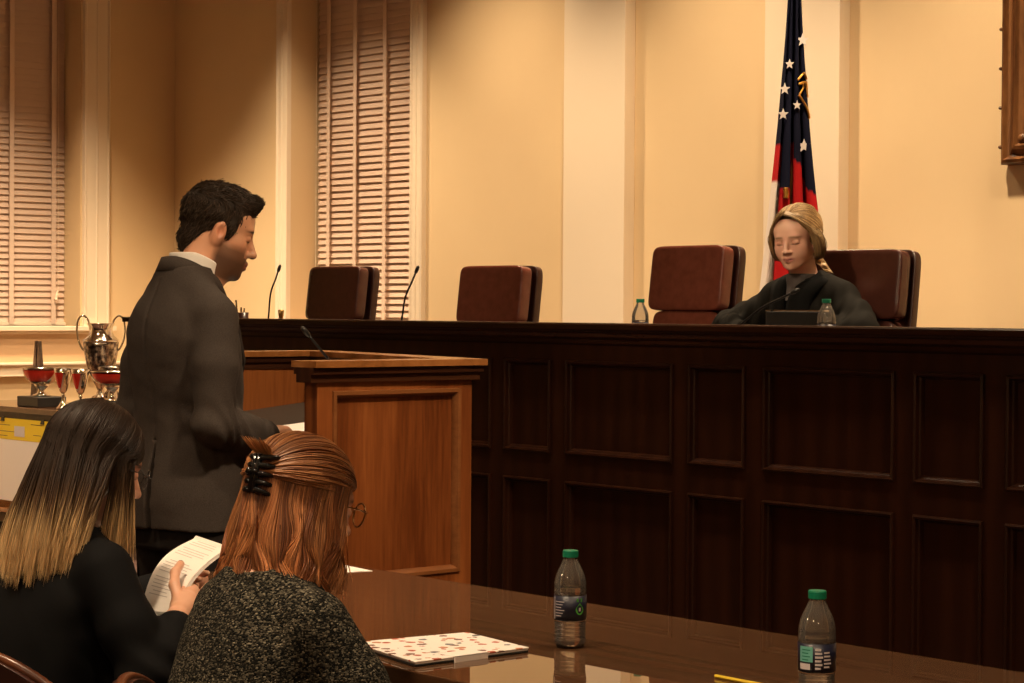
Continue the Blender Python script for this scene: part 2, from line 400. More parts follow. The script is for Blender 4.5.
# venetian blinds
def blind(name, u0, u1, z0, z1, d, wall, tapes, label, rev):
    root = empty(name, (0,0,0), 0, label, 'window blind')
    def pt(u, dd, z): return (u, YB + dd, z) if wall == 'back' else (XL - dd, u, z)
    b = MB(); pitch = .0438; n = int((z1 - z0 - .06)/pitch); th = math.radians(74); hw = .0262
    for i in range(n):
        zc = z0 + .05 + i*pitch
        dy, dz = hw*math.cos(th), hw*math.sin(th); t = .0015
        A = [pt(u0, d-dy, zc-dz), pt(u1, d-dy, zc-dz), pt(u1, d+dy, zc+dz), pt(u0, d+dy, zc+dz)]
        Bq = [pt(u0, d-dy+t, zc-dz-t*1.5), pt(u1, d-dy+t, zc-dz-t*1.5), pt(u1, d+dy+t, zc+dz-t*1.5), pt(u0, d+dy+t, zc+dz-t*1.5)]
        b.hexa(Bq, A)
    b.build('slat', M_blind, root)['label'] = 'stack of closed painted slats'
    def boxp(ua, ub, da, db, za, zb):
        p, q = pt(ua, da, za), pt(ub, db, zb); return MB().box(tuple(map(min, p, q)), tuple(map(max, p, q)))
    for u in tapes: boxp(u-.017, u+.017, d-.034, d-.030, z0+.01, z1).build('ladder_tape', mat('tape', (.72,.56,.45), .8) if 'tape' not in bpy.data.materials else bpy.data.materials['tape'], root)
    boxp(u0, u1, d-.03, d+.03, z0, z0+.022).build('bottom_rail', M_trim, root, bevel=.003)
    boxp(u0, u1, d-.035, d+.035, z1-.05, z1).build('head_rail', M_trim, root, bevel=.003)
    uc = u1-.07 if wall == 'left' else u0+.03
    MB().tube([pt(uc, d-.045, z1-.05), pt(uc, d-.045, z0+.24)], .002, 6).build('pull_cord', M_trim, root)
    MB().tube([pt(uc, d-.045, z0+.25), pt(uc-.01, d-.045, z0+.21), pt(uc-.015, d-.045, z0+.18)], [.004, .011, .013], 10).build('tassel', M_trim, root)
blind('window_blind', W1[0]+.01, 7.35-.035, 1.317, 4.12, .22, 'left', (6.24, 6.57, 6.895, 7.217), 'closed pale venetian blind in the left wall window above the trophy table', 1)
blind('window_blind', -11.346, -10.11, 1.02, 4.12, .21, 'back', (-11.199, -10.909, -10.595, -10.26), 'closed pale venetian blind in the window behind the leftmost leather chair', 0)

# ------------------------------------------------------------------ judges' bench
BY = 5.40
bench = empty('judges_bench', (-6, BY, 0), 0, 'long dark mahogany judges bench with raised rectangular panels', 'bench')
def bp(mb, name, m, **kw):
    mb.v = [(x+6, y-BY, z) for x, y, z in mb.v]; return mb.build(name, m, bench, **kw)
XB0, XB1 = -8.885, -.6
cells = []
for k in range(-3, 5):
    for a, w in ((-5.788+.997*k, .553), (-6.142+.997*k+.997, .257)):
        if a > XB0+.05 and a+w < XB1-.05: cells.append((a, a+w))
cells.sort(); cells = [c for c in cells]
zr = ((.13, .793), (.908, 1.252))
body = MB(); xs = [XB0] + [v for c in cells for v in c] + [XB1]
# stiles and rails as one face frame
for i in range(0, len(xs), 2): body.box((xs[i], BY, 0), (xs[i+1], BY+.05, 1.345))
for a, c in cells:
    body.box((a, BY, 0), (c, BY+.05, zr[0][0])); body.box((a, BY, zr[0][1]), (c, BY+.05, zr[1][0])); body.box((a, BY, zr[1][1]), (c, BY+.05, 1.345))
body.box((XB0, BY+.05, 0), (XB1, BY+.09, 1.345)); body.box((XB0, BY, 0), (XB0+.05, 6.1, 1.28)); body.box((XB1-.05, BY, 0), (XB1, 6.1, 1.28))
bp(body, 'front_frame', M_mahog)
prof = [(-.007, 0), (-.006, .009), (-.001, .012), (.005, .009), (.008, -.004), (.013, -.009), (.016, -.018), (.018, -.028)]
for a, c in cells:
    for z0, z1 in zr:
        q = MB().ring(a, c, z0, z1, prof, BY)
        q.box((a+.010, BY+.022, z0+.010), (c-.010, BY+.06, z1-.010))
        bp(q, 'raised_panel', M_mahog)
cor = MB(); cor.box((XB0-.05, BY-.058, 1.378), (XB0+.01, BY+.09, 1.4015))
pr = [(BY-.002, 1.318), (BY-.012, 1.326), (BY-.014, 1.340), (BY-.030, 1.350), (BY-.036, 1.364), (BY-.048, 1.370), (BY-.050, 1.374), (BY-.058, 1.378), (BY-.060, 1.396), (BY-.055, 1.402), (BY+.09, 1.402), (BY+.09, 1.318)]
E0, E1 = XB0-.002, XB1+.05
vs = [(E0, y, z) for y, z in pr] + [(E1, y, z) for y, z in pr]; n = len(pr)
cor.add(vs, [(i, i+n, (i+1) % n + n, (i+1) % n) for i in range(n)] + [tuple(range(n)), tuple(range(2*n-1, n-1, -1))])
bp(cor, 'cornice_ledge', M_mahogH)
bp(MB().box((XB0, BY+.09, 1.262), (XB1, 5.97, 1.298)), 'desktop', M_mahogH, bevel=.004)
bp(MB().box((XB0-.01, BY-.02, 0), (XB1+.01, BY, .10)), 'plinth', M_mahog, bevel=.004)

M_leatherM = noisy('dark_oxblood_leather', (.050,.015,.011), (.066,.020,.014), .24, ns=25, bs=.03, bd=.0006)
# ------------------------------------------------------------------ leather chairs on the dais
def leather_chair(loc, rz, label, h=1.0, lm=None):
    lm = lm or M_leather
    r = empty('leather_chair', loc, rz, label, 'chair', 'leather swivel chairs behind the bench')
    # faces local -y; z from the dais floor
    top = h; s = .207
    def cu(name, c, rr, m, e=.28, rx=0):
        M = Matrix.Rotation(rx, 4, 'X')
        return MB().superell(c, rr, e, e, 56, 32, M).build(name, m, r, smooth=True)
    tl = math.radians(-7)
    cu('backrest_cushion', (0, -.030, top-.135), (s+.010, .036, .138), lm, .2, tl)
    cu('lower_cushion', (0, -.045, top-.42), (s-.012, .040, .148), lm, .22, tl)
    cu('back_shell', (0, .032, top-.275), (s+.014, .022, .28), M_leatherD, .16, tl)
    cu('seat', (0, -.28, .37), (s, .25, .055), M_leather, .35)
    for sx in (-1, 1):
        MB().tube(catmull([(sx*.26, -.02, .47), (sx*.30, -.03, .58), (sx*.30, -.12, .655), (sx*.30, -.36, .66), (sx*.29, -.42, .60), (sx*.26, -.40, .46)], 24), .017, 10).build('arm_frame', M_chairwood, r, smooth=True)
    MB().lathe([(.03, .08), (.03, .25), (.045, .26), (.045, .33)], (0, -.25, 0), 20).build('gas_column', M_blackmetal, r, smooth=True)
    for k in range(5):
        a = 2*PI*k/5 + .3
        MB().tube([(0, -.25, .10), (.30*math.cos(a), -.25+.30*math.sin(a), .07)], [.03, .018], 8).build('base_leg', M_blackmetal, r)
        MB().superell((.30*math.cos(a), -.25+.30*math.sin(a), .03), (.028, .028, .03), 1, 1, 12, 8).build('caster', M_black, r, smooth=True)
    return r
leather_chair((-8.56, 6.40, .56), 0, 'leftmost leather chair behind the bench, nearly black, in front of the window blind', 1.10, M_leatherM)
leather_chair((-7.34, 6.40, .56), math.radians(2), 'brown leather chair standing alone behind the bench, second from the left', 1.09)
leather_chair((-6.075, 6.40, .56), math.radians(-2), 'tall reddish brown leather chair beside the judge, with a water bottle before it', 1.16)
leather_chair((-5.235, 6.47, .56), math.radians(3), 'dark leather chair directly behind the seated judge', 1.13, M_leatherM)

# ------------------------------------------------------------------ gooseneck microphones
def mic(loc, tip, bend, label, cat='microphone', grp='gooseneck microphones'):
    r = empty('gooseneck_microphone', loc, 0, label, cat, grp); o = Vector(loc)
    tip = Vector(tip) - o; bend = Vector(bend) - o
    MB().lathe([(.045, 0), (.045, .012), (.03, .02), (.012, .028), (.008, .05)], (0,0,0), 24).build('base', M_black, r, smooth=True)
    p = catmull([(0,0,.02), tuple(bend*.5 + Vector((0,0,.01))), tuple(bend), tuple(bend*.35+tip*.65), tuple(tip)], 22)
    MB().tube(p, .0042, 8).build('gooseneck', M_blackmetal, r, smooth=True)
    d = Vector(p[-1]) - Vector(p[-3]); d.normalize(); t = Vector(p[-1])
    MB().tube([t, t+d*.006, t+d*.018, t+d*.034, t+d*.04], [.0045, .0072, .0085, .0072, .002], 12).build('mic_head', M_black, r, smooth=True)
    return r
mic((-8.285, 5.75, 1.298), (-8.195, 5.75, 1.622), (-8.255, 5.75, 1.52), 'black gooseneck microphone on the bench left of the leftmost leather chair')
mic((-7.265, 5.75, 1.298), (-7.15, 5.75, 1.606), (-7.22, 5.75, 1.50), 'black gooseneck microphone on the bench right of the leftmost leather chair')
mic((-5.30, 5.68, 1.298), (-4.985, 5.75, 1.515), (-5.10, 5.72, 1.46), 'black gooseneck microphone bent towards the seated judge')
# little things standing on the far left of the bench
t = empty('pen_cup', (-8.50, 5.75, 1.298), 0, 'small dark cup with pens at the far left end of the bench', 'cup')
MB().lathe([(.032, 0), (.034, .13), (.030, .13), (.028, .005), (0, .005)], (0,0,0), 20).build('cup', M_leatherD, t, smooth=True)
for dx, dy, h in ((-.055, 0, .19), (.0, .01, .15), (.02, -.01, .155)):
    MB().tube([(dx*.4, dy, .01), (dx*.9, dy*1.5, h)], .0045, 6).build('pen', M_silver, t)
MB().lathe([(.012, 0), (.009, .03), (.009, .10), (.013, .118), (.015, .14), (.010, .145), (0, .142)], (0,0,0), 18).build('brass_tumbler', M_brass, None, smooth=True)
o = bpy.data.objects['brass_tumbler']; o.location = (-8.225, 5.79, 1.298); tagp(o, 'tiny brass tumbler beside the leftmost microphone on the bench', 'tumbler')
# the judge's dark display
t = empty('desk_display', (-4.97, 5.76, 1.298), math.radians(0), 'low dark display lying in front of the judge on the bench', 'screen')
MB().box((-.135, -.01, 0), (.135, .012, .152)).build('screen_housing', M_black, t, bevel=.004)
MB().box((-.14, -.004, .152), (.14, .02, .157)).build('top_edge', M_silver, t)
MB().box((-.06, .01, 0), (.06, .07, .012)).build('stand', M_black, t)

# ------------------------------------------------------------------ water bottles
def cyl_patch(r, z0, z1, a0, a1, n=14):
    b = MB(); vs = []
    for i in range(n+1):
        a = a0 + (a1-a0)*i/n; vs += [(r*math.cos(a), r*math.sin(a), z0), (r*math.cos(a), r*math.sin(a), z1)]
    return b.add(vs, [(2*i, 2*i+2, 2*i+3, 2*i+1) for i in range(n)])
BPROF = [(.020, .002), (.027, .0), (.0305, .006), (.0318, .014)]
for q in range(5):
    z = .019 + q*.0082; BPROF += [(.0318, z), (.0303, z+.004), (.0318, z+.008)]
BPROF += [(.0322, .056), (.0312, .059), (.0312, .112), (.0322, .115), (.0324, .121), (.0312, .126), (.0320, .131), (.0312, .140), (.0285, .152), (.0240, .164), (.0188, .175), (.0148, .184), (.0128, .190), (.0126, .197)]
def water_bottle(loc, rz, label, full=.125, face='logo'):
    r = empty('water_bottle', loc, rz, label, 'bottle', 'plastic water bottles with green caps'); r.scale = (1.02, 1.02, .957)
    out = [(0, .006)] + BPROF; inn = [(max(x-.0005, 0), z + (.0006 if i < 3 else 0)) for i, (x, z) in enumerate(out)]
    MB().lathe([(0, .006)] + BPROF + [(.0120, .197)] + inn[::-1][1:], (0,0,0), 40).build('bottle_shell', M_pet, r, smooth=True)
    wp = [(0, .0075)] + [(x-.0008, z+.001) for x, z in BPROF if z < full] + [(.0300, full), (0, full)]
    MB().lathe(wp, (0,0,0), 40).build('water', M_water, r, smooth=True)
    MB().lathe([(.0150, .190), (.0158, .191), (.0158, .203), (.0148, .205), (0, .205)], (0,0,0), 36).build('cap', M_cap, r, smooth=False)
    lb = MB().lathe([(.0325, .0600), (.0328, .0600), (.0328, .1110), (.0325, .1110)], (0,0,0), 48); lb.f = [f for f in lb.f if len(f) == 4]
    lb = lb.build('label', M_label, r, smooth=True)
    def pr(z0, z1, a0, a1, m, rr=.0330): cyl_patch(rr, z0, z1, math.radians(a0), math.radians(a1)).build('label_print', m, r)
    if face == 'logo':
        vs = [(0, .008)]; 
        b = MB(); pts = []
        for i in range(22):      # green drop
            w = 2*PI*i/22; u = .0075*math.sin(w); v = -.009*math.cos(w) + (.004*max(0, -math.cos(w))**3 if False else 0)
            if math.cos(w) < 0: u *= (1 + math.cos(w)*.75)
            a = u*1.25/.0327; pts.append((.0332*math.cos(a), .0332*math.sin(a), .084 + v*1.4))
        b.add(pts, [tuple(range(22))]); b.build('label_print', M_green, r)
        pr(.079, .0865, -4, 4, M_white, .0334); pr(.099, .106, -12, -5, M_green); pr(.098, .106, 4, 10, M_green)
        for k in range(6): pr(.068+k*.006, .0693+k*.006, -95, -68+(k % 3)*6, M_white)
        pr(.061, .110, -104, -100, M_white)
    else:
        pr(.078, .106, -150, -104, M_teal); pr(.064, .075, -150, -112, M_white)
        for k in range(4): pr(.081+k*.006, .0827+k*.006, -140, -118+(k % 2)*6, M_cap, .0332)
        for k in range(6): pr(.065+k*.0068, .069+k*.0068, -97, -80+(k*5) % 8, M_white)
        for k in range(5): pr(.068+k*.0065, .071+k*.0065, -70, -52+(k*7) % 9, M_white)
    return r
# direction from bottle to camera is what the label print faces: around -45 deg
water_bottle((-3.088, 2.892, .7658), math.radians(-8), 'water bottle with navy label on the table beside the patterned stack', .129, 'logo')
water_bottle((-2.373, 2.815, .7658), math.radians(42), 'nearest water bottle on the table, showing the back of its label', .118, 'back')
water_bottle((-5.702, 5.70, 1.2985), math.radians(10), 'water bottle on the bench in front of the tall reddish chair', .12, 'logo')
water_bottle((-4.775, 5.70, 1.2985), math.radians(0), 'water bottle on the bench beside the dark display and judge', .12, 'logo')

# ------------------------------------------------------------------ lectern
lec = empty('lectern', (-4.62, 3.4, 0), 0, 'honey oak lectern with three tall panelled sides and wide top rail', 'lectern')
LO = Vector((-4.62, 3.4, 0))
def lp(mb, name, m, **kw):
    mb.v = [(x-LO.x, y-LO.y, z) for x, y, z in mb.v]; return mb.build(name, m, lec, **kw)
# near side: body face at x=-4.655, y 3.40..3.958
f0 = MB(); fx = -4.655; th = .06
def sidebox(b, y0, y1, z0, z1, d=0): return b.box((fx-th, y0, z0), (fx-d, y1, z1))
sidebox(f0, 3.40, 3.455, 0, 1.25); sidebox(f0, 3.911, 3.958, 0, 1.25); sidebox(f0, 3.455, 3.911, 1.217, 1.25)
sidebox(f0, 3.455, 3.911, .60, .687); sidebox(f0, 3.455, 3.911, 0, .12); sidebox(f0, 3.455, 3.911, .1, 1.22, .014)
lp(f0, 'side_panel', M_oak)
for z0, z1 in ((.687, 1.217), (.12, .60)):
    lp(MB().ring(3.455, 3.911, z0, z1, [(-.004, 0), (-.002, .006), (.008, .006), (.014, -.004), (.018, -.012), (.019, -.02)], fx, 'x'), 'panel_moulding', M_oakmid)
A = Vector((-4.655, 3.958)); Bc = Vector((-5.84, 4.27)); Cc = Vector((-5.85, 3.73))
def wall_seg(p, q, t, z0, z1):   # slab to the left/inside of p->q
    d = (q-p).normalized(); nrm = Vector((-d.y, d.x)); i = p + nrm*t; j = q + nrm*t
    return [(p.x, p.y, z0), (q.x, q.y, z0), (j.x, j.y, z0), (i.x, i.y, z0)], [(p.x, p.y, z1), (q.x, q.y, z1), (j.x, j.y, z1), (i.x, i.y, z1)]
lp(MB().hexa(*wall_seg(A, Bc, .06, 0, 1.25)), 'front_panel', M_oak, fixn=True)
lp(MB().hexa(*wall_seg(Bc, Cc, .06, 0, 1.25)), 'side_panel', M_oak, fixn=True)
# top: three mitred strips, mouldings below
O = [Vector((-4.62, 3.37)), Vector((-4.62, 3.99)), Vector((-5.868, 4.318)), Vector((-5.882, 3.70))]
I = [Vector((-4.737, 3.37)), Vector((-4.737, 3.90)), Vector((-5.76, 4.175)), Vector((-5.765, 3.70))]
def strip(z0, z1, off, name, m, bev=0):
    for k in range(3):
        def sh(o, i): 
            d = (i-o).normalized() if (i-o).length else Vector((0,0)); return o + d*off, i - d*off
        o0, i0 = sh(O[k], I[k]); o1, i1 = sh(O[k+1], I[k+1])
        b4 = [(v.x, v.y, z0) for v in (o0, i0, i1, o1)]; t4 = [(v.x, v.y, z1) for v in (o0, i0, i1, o1)]
        lp(MB().hexa(b4, t4), name, m, fixn=True)
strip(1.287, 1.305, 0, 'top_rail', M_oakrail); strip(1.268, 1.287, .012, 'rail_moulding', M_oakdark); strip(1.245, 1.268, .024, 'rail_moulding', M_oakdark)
# sloped reading surface between the walls
zf = lambda y: 1.060 + (y-3.45)*.098
q = [(-4.716, 3.45), (-5.80, 3.75), (-5.80, 4.205), (-4.716, 3.915)]
lp(MB().hexa([(x, y, zf(y)-.03) for x, y in q], [(x, y, zf(y)) for x, y in q]), 'reading_board', mat('dark_writing_surface', (.030,.022,.016), .5), fixn=True)
lp(MB().hexa([(x, y, .5) for x, y in q], [(x, y, .52) for x, y in q]), 'lower_shelf', M_oak, fixn=True)
mic((-5.10, 3.86, 1.10), (-5.135, 3.72, 1.365), (-5.11, 3.85, 1.22), 'black gooseneck microphone rising inside the oak lectern')
# papers on the lectern
def sheet(name, quad, th, m, label=None, cat=None, group=None, sub=1, parent=None):
    b = MB().hexa([(p[0], p[1], p[2]) for p in quad], [(p[0], p[1], p[2]+th) for p in quad])
    o = b.build(name, m, parent); tagp(o, label, cat, group); return o
sheet('paper_sheet', [(x, y, zf(y)+.001) for x, y in ((-5.28, 3.55), (-5.06, 3.52), (-5.03, 3.80), (-5.25, 3.83))], .003, M_paper, 'white notes lying at the back of the lectern reading board', 'paper')
sheet('paper_sheet', [(x, y, zf(y)+.005) for x, y in ((-5.09, 3.50), (-4.87, 3.52), (-4.89, 3.79), (-5.11, 3.77))], .003, M_paper, 'white notes on the lectern under the standing man\'s hand', 'paper')

# ------------------------------------------------------------------ counsel table
T0, T1, TY0, TY1 = -4.56, -1.3, 2.465, 3.36
tab = empty('counsel_table', (T0, TY0, 0), 0, 'long polished walnut table with glossy glass top in the foreground', 'table')
def tp(mb, name, m, **kw):
    mb.v = [(x-T0, y-TY0, z) for x, y, z in mb.v]; return mb.build(name, m, tab, **kw)
b, n_, l_ = None, None, None
tp(MB().box((T0, TY0, .715), (T1, TY1, .7650)), 'tabletop', M_table, bevel=.003)
tp(MB().box((T0+.035, TY0+.035, .695), (T1-.035, TY1-.035, .715)), 'edge_moulding', M_mahog, bevel=.008)
tp(MB().box((T0+.08, TY0+.07, .60), (T1-.08, TY0+.095, .695)).box((T0+.08, TY1-.095, .60), (T1-.08, TY1-.07, .695)).box((T0+.08, TY0+.07, .60), (T0+.105, TY1-.07, .695)).box((T1-.105, TY0+.07, .60), (T1-.08, TY1-.07, .695)), 'apron', M_mahog)
for x in (T0+.12, T1-.12):
    for y in (TY0+.11, TY1-.11):
        tp(MB().lathe([(.028, 0), (.034, .02), (.024, .08), (.03, .3), (.036, .5), (.028, .53), (.042, .56), (.042, .70)], (x, y, 0), 20), 'leg', M_mahog, smooth=True)
ZT = .7653
# patterned stack
P4 = [(-3.324, 2.564), (-3.098, 2.496), (-3.087, 2.779), (-3.308, 2.795)]
st = empty('placemat_stack', (-3.2, 2.65, ZT), 0, 'white folded print with small reddish motifs on the table by the woman in tweed', 'leaflet')
def quadinset(q, e): 
    c = Vector((sum(p[0] for p in q)/4, sum(p[1] for p in q)/4)); return [tuple(c + (Vector(p)-c)*(1+e)) for p in q]
def lay(q, z0, z1, name, m, par): return MB().hexa([(x+3.2, y-2.65, z0-ZT) for x, y in q], [(x+3.2, y-2.65, z1-ZT) for x, y in q]).build(name, m, par, bevel=.001)
q = [(-3.36, 2.545), (-3.098, 2.496), (-3.087, 2.779), (-3.315, 2.81)]
lay(quadinset(q, .0), ZT, ZT+.004, 'lower_board', M_black, st)
lay(quadinset(q, -.01), ZT+.0042, ZT+.0075, 'inner_sheet', M_paper, st); lay(q, ZT+.0077, ZT+.0105, 'top_sheet', M_paper, st)
M_print = mat('printed_food_motifs', (.86,.80,.76), .6); n, l, b = nodes(M_print); v = coord(M_print)
nz = n.new('ShaderNodeTexNoise'); nz.inputs['Scale'].default_value = 90; l.new(v, nz.inputs['Vector'])
mx = n.new('ShaderNodeMix'); mx.data_type = 'VECTOR'; mx.inputs['Factor'].default_value = .012; l.new(v, mx.inputs[4]); l.new(nz.outputs['Color'], mx.inputs[5])
vo = n.new('ShaderNodeTexVoronoi'); vo.inputs['Scale'].default_value = 38; vo.inputs['Randomness'].default_value = .75; l.new(mx.outputs[1], vo.inputs['Vector'])
sp = n.new('ShaderNodeSeparateColor'); l.new(vo.outputs['Color'], sp.inputs['Color'])
c1 = ramp(M_print, sp.outputs[0], [(0, (.42,.08,.04)), (.3, (.16,.06,.04)), (.55, (.50,.20,.10)), (.75, (.10,.10,.12)), (.95, (.86,.80,.76))])
ms = n.new('ShaderNodeMath'); ms.operation = 'LESS_THAN'; ms.inputs[1].default_value = .36; l.new(vo.outputs['Distance'], ms.inputs[0])
m3 = n.new('ShaderNodeMix'); m3.data_type = 'RGBA'; l.new(ms.outputs[0], m3.inputs[0]); m3.inputs[6].default_value = (.86,.80,.76,1); l.new(c1, m3.inputs[7]); l.new(m3.outputs[2], b.inputs['Base Color'])
for q_ in n:
    if q_.type == 'VALTORGB': q_.color_ramp.interpolation = 'CONSTANT'
st.children[-1].data.materials[0] = M_print
MB().box((.060, -.062, .0108), (.112, .022, .0114)).box((.1085, -.062, -.0002), (.112, .022, .0114)).build('paper_band', M_paper, st)
sheet('paper_sheet', [(-4.46, 3.25, ZT), (-4.33, 3.245, ZT), (-4.305, 3.325, ZT), (-4.44, 3.34, ZT)], .001, M_paper, 'white paper corner on the far edge of the table beside the tweed woman\'s face', 'paper')
t = empty('pencil', (-2.652, 2.856, ZT+.0035), math.radians(-1), 'yellow pencil at the bottom edge of the table left of the nearest bottle', 'pencil')
MB().tube([(.0, 0, 0), (.008, 0, 0), (.165, 0, 0)], .0036, 6).build('pencil_barrel', M_yellow, t)
MB().tube([(.165, 0, 0), (.185, 0, 0)], [.0034, .0006], 8).build('sharpened_tip', M_oakrail, t)
# ------------------------------------------------------------------ trophy table on the left
tt = empty('trophy_table', (-12.0, 6.3, 0), 0, 'dark wooden side table under the window carrying silver trophies', 'table')
MB().box((-.75, 0, .785), (1.75, .62, .82)).build('tabletop', M_table, tt, bevel=.004)
MB().box((-.70, .03, .70), (1.70, .05, .785)).box((-.70, .57, .70), (1.70, .59, .785)).box((-.70, .03, .70), (-.68, .59, .785)).box((1.68, .03, .70), (1.70, .59, .785)).build('apron', M_mahog, tt)
for x in (-.66, 1.64):
    for y in (.06, .53): MB().box((x-.03, y-.03, 0), (x+.03, y+.03, .785)).build('leg', M_mahog, tt, bevel=.004)
MB().box((-.68, .05, .14), (1.66, .55, .17)).build('lower_shelf', M_oakrail, tt, bevel=.003)
# sheet clipped to the front edge
ps = empty('hanging_sheet', (-12.2, 6.322, 0), 0, 'white sheet with yellow header clipped to the front of the trophy table', 'poster')
MB().box((-.45, 0, .225), (.79, .003, .615)).build('white_sheet', M_paper, ps)
MB().box((-.45, -.002, .612), (.79, .001, .745)).build('yellow_header', M_yellow, ps)
MB().box((.34, -.004, .635), (.47, -.0021, .70)).build('pale_note', M_white, ps)
for i, (x, z, w) in enumerate(((.12, .70, .16), (.15, .66, .22), (.13, .632, .12), (.55, .715, .14), (.58, .65, .10), (-.2, .68, .2))):
    MB().box((x, -.003, z), (x+w, -.0021, z+.004)).build('printed_line', M_framewood, ps)
for x in (.17, .68): 
    MB().hexa([(x, -.012, .725), (x+.04, -.012, .725), (x+.04, .012, .725), (x, .012, .725)], [(x+.004, -.004, .752), (x+.036, -.004, .752), (x+.036, .006, .752), (x+.004, .006, .752)]).build('binder_clip', M_black, ps)

def trophy(name, loc, label, grp='silver trophies on the side table'):
    return empty(name, loc, 0, label, 'trophy', grp)
ZS = .8205
# big two-handled cup
t = trophy('trophy_cup', (-11.39, 6.66, ZS), 'tallest silver trophy cup with two large scroll handles')
MB().lathe([(.08, 0), (.085, .01), (.085, .055), (.06, .06)], (0,0,0), 32).build('plinth', M_black, t, smooth=False)
MB().lathe([(.055, .06), (.06, .07), (.03, .085), (.022, .11), (.032, .14), (.045, .16), (.06, .19)], (0,0,0), 32).build('foot', M_silver, t, smooth=True)
MB().lathe([(.05, .18), (.072, .22), (.092, .28), (.103, .34), (.108, .39), (.110, .415)], (0,0,0), 40).build('engraved_body', M_silverdk, t, smooth=True)
MB().lathe([(.112, .412), (.114, .42), (.108, .428), (.080, .45), (.070, .475), (.072, .50), (.084, .522), (.086, .528), (.080, .528), (.066, .50), (.062, .47)], (0,0,0), 40).build('neck', M_silver, t, smooth=True)
for s in (-1, 1):
    p = [(s*.068, 0, .51), (s*.085, 0, .555), (s*.115, 0, .575), (s*.143, 0, .545), (s*.150, 0, .48), (s*.140, 0, .42), (s*.120, 0, .375), (s*.104, 0, .36)]
    d = Vector((.6623, .7493, 0))
    p = [(x*d.x, x*d.y, z) for x, y, z in p]
    MB().tube(catmull(p, 30), .0065, 8).build('handle', M_silver, t, smooth=True)
def bowl_trophy(loc, R, H, zb, label, lid=False):
    t = trophy('trophy_bowl', loc, label)
    MB().box((-.10-R*.3, -.10, 0), (.10+R*.3, .10, .065)).build('plinth', M_black, t, bevel=.006)
    MB().lathe([(.055, .065), (.058, .072), (.03, .085), (.022, zb-.03), (.04, zb-.01), (.05, zb+.008)], (0,0,0), 32).build('foot', M_silver, t, smooth=True)
    prof = [(.03, zb)] + [(R*math.sin(a)**.8, zb + H*(1-math.cos(a))) for a in [PI/2*k/10 for k in range(3, 11)]]
    prof += [(R+.005, zb+H+.001), (R+.005, zb+H+.006), (R-.004, zb+H+.004), (R*.8, zb+H*.5), (0, zb+.02)]
    MB().lathe(prof, (0,0,0), 40).build('bowl', M_silver, t, smooth=True)
    b = MB(); n = 18; ks = [4.5, 5.5, 6.5, 7.5, 8.5, 9.4]
    for q_, k in enumerate(ks):
        a = PI/2*k/10; w = .55 + .45*q_/5
        for i in range(n+1):
            an = math.radians(-43 + (-62 + 124*i/n)*w); rr_ = R*math.sin(a)**.8 + .0025; b.v.append((rr_*math.cos(an), rr_*math.sin(an), zb + H*(1-math.cos(a)) - .001))
    b.f = [(j*(n+1)+i, j*(n+1)+i+1, (j+1)*(n+1)+i+1, (j+1)*(n+1)+i) for j in range(5) for i in range(n)]
    b.build('red_reflection_band', M_redreflect, t, smooth=True)  # red reflection painted as a patch on the silver bowl
    return t
bowl_trophy((-11.79, 6.47, ZS), .118, .105, .135, 'leftmost silver bowl trophy with painted red reflection on black plinth')
bowl_trophy((-10.93, 6.47, ZS), .125, .085, .155, 'wide silver bowl trophy with painted red reflection nearest the standing man')
def goblet(loc, label):
    t = trophy('trophy_goblet', loc, label)
    MB().lathe([(.042, 0), (.044, .006), (.030, .02), (.012, .05), (.008, .075), (.014, .085), (.009, .095)], (0,0,0), 28).build('foot', M_silver, t, smooth=True)
    MB().lathe([(.006, .09), (.022, .11), (.040, .16), (.052, .215), (.058, .25), (.055, .25), (.045, .20), (.01, .12)], (0,0,0), 32).build('goblet_bowl', M_silver, t, smooth=True)
    b = MB(); vs = []; n = 14
    for zq, rq, a0, a1 in ((.225, .0562, -110, -30), (.19, .0495, -105, -35), (.155, .0408, -95, -45), (.13, .033, -82, -58)):
        for i in range(n+1):
            a = math.radians(a0+(a1-a0)*i/n); vs.append((rq*math.cos(a), rq*math.sin(a), zq))
    b.add(vs, [(j*(n+1)+i, j*(n+1)+i+1, (j+1)*(n+1)+i+1, (j+1)*(n+1)+i) for j in range(3) for i in range(n)])
    b.build('red_reflection_patch', M_redreflect, t, smooth=True)  # red reflection painted on the goblet's front
goblet((-11.43, 6.42, ZS), 'silver goblet trophy directly right of the leftmost bowl')
goblet((-11.22, 6.42, ZS), 'silver goblet trophy between the other goblet and the wide bowl')
t = trophy('trophy_obelisk', (-12.22, 6.68, ZS), 'slender grey tapered obelisk trophy behind the leftmost bowl')
MB().box((-.05, -.05, 0), (.05, .05, .04)).build('plinth', M_black, t, bevel=.003)
for s in (-1, 1):
    x0 = .034*s
    MB().hexa([(x0-.032, -.02, .04), (x0+.032, -.02, .04), (x0+.032, .02, .04), (x0-.032, .02, .04)], [(x0*.55-.008, -.01, .405), (x0*.55+.008, -.01, .405), (x0*.55+.008, .01, .405), (x0*.55-.008, .01, .405)]).build('tapered_blade', noisy('brushed_pewter', (.12,.10,.10), (.22,.19,.18), .3, metal=1, ns=30), t)
t = trophy('trophy_figure', (-10.80, 6.66, ZS), 'small silver figure trophy behind the wide bowl')
MB().box((-.05, -.05, 0), (.05, .05, .06)).build('plinth', M_black, t, bevel=.003)
MB().lathe([(.03, .06), (.012, .08), (.012, .24), (.03, .26), (.03, .27), (.014, .29), (.02, .315), (.012, .335), (.02, .355), (.024, .37), (.02, .39), (0, .40)], (0,0,0), 20).build('figure', M_silver, t, smooth=True)
t = trophy('trophy_rose_bowl', (-11.165, 6.605, ZS+.0), 'small chased silver bowl trophy in front of the tallest cup')
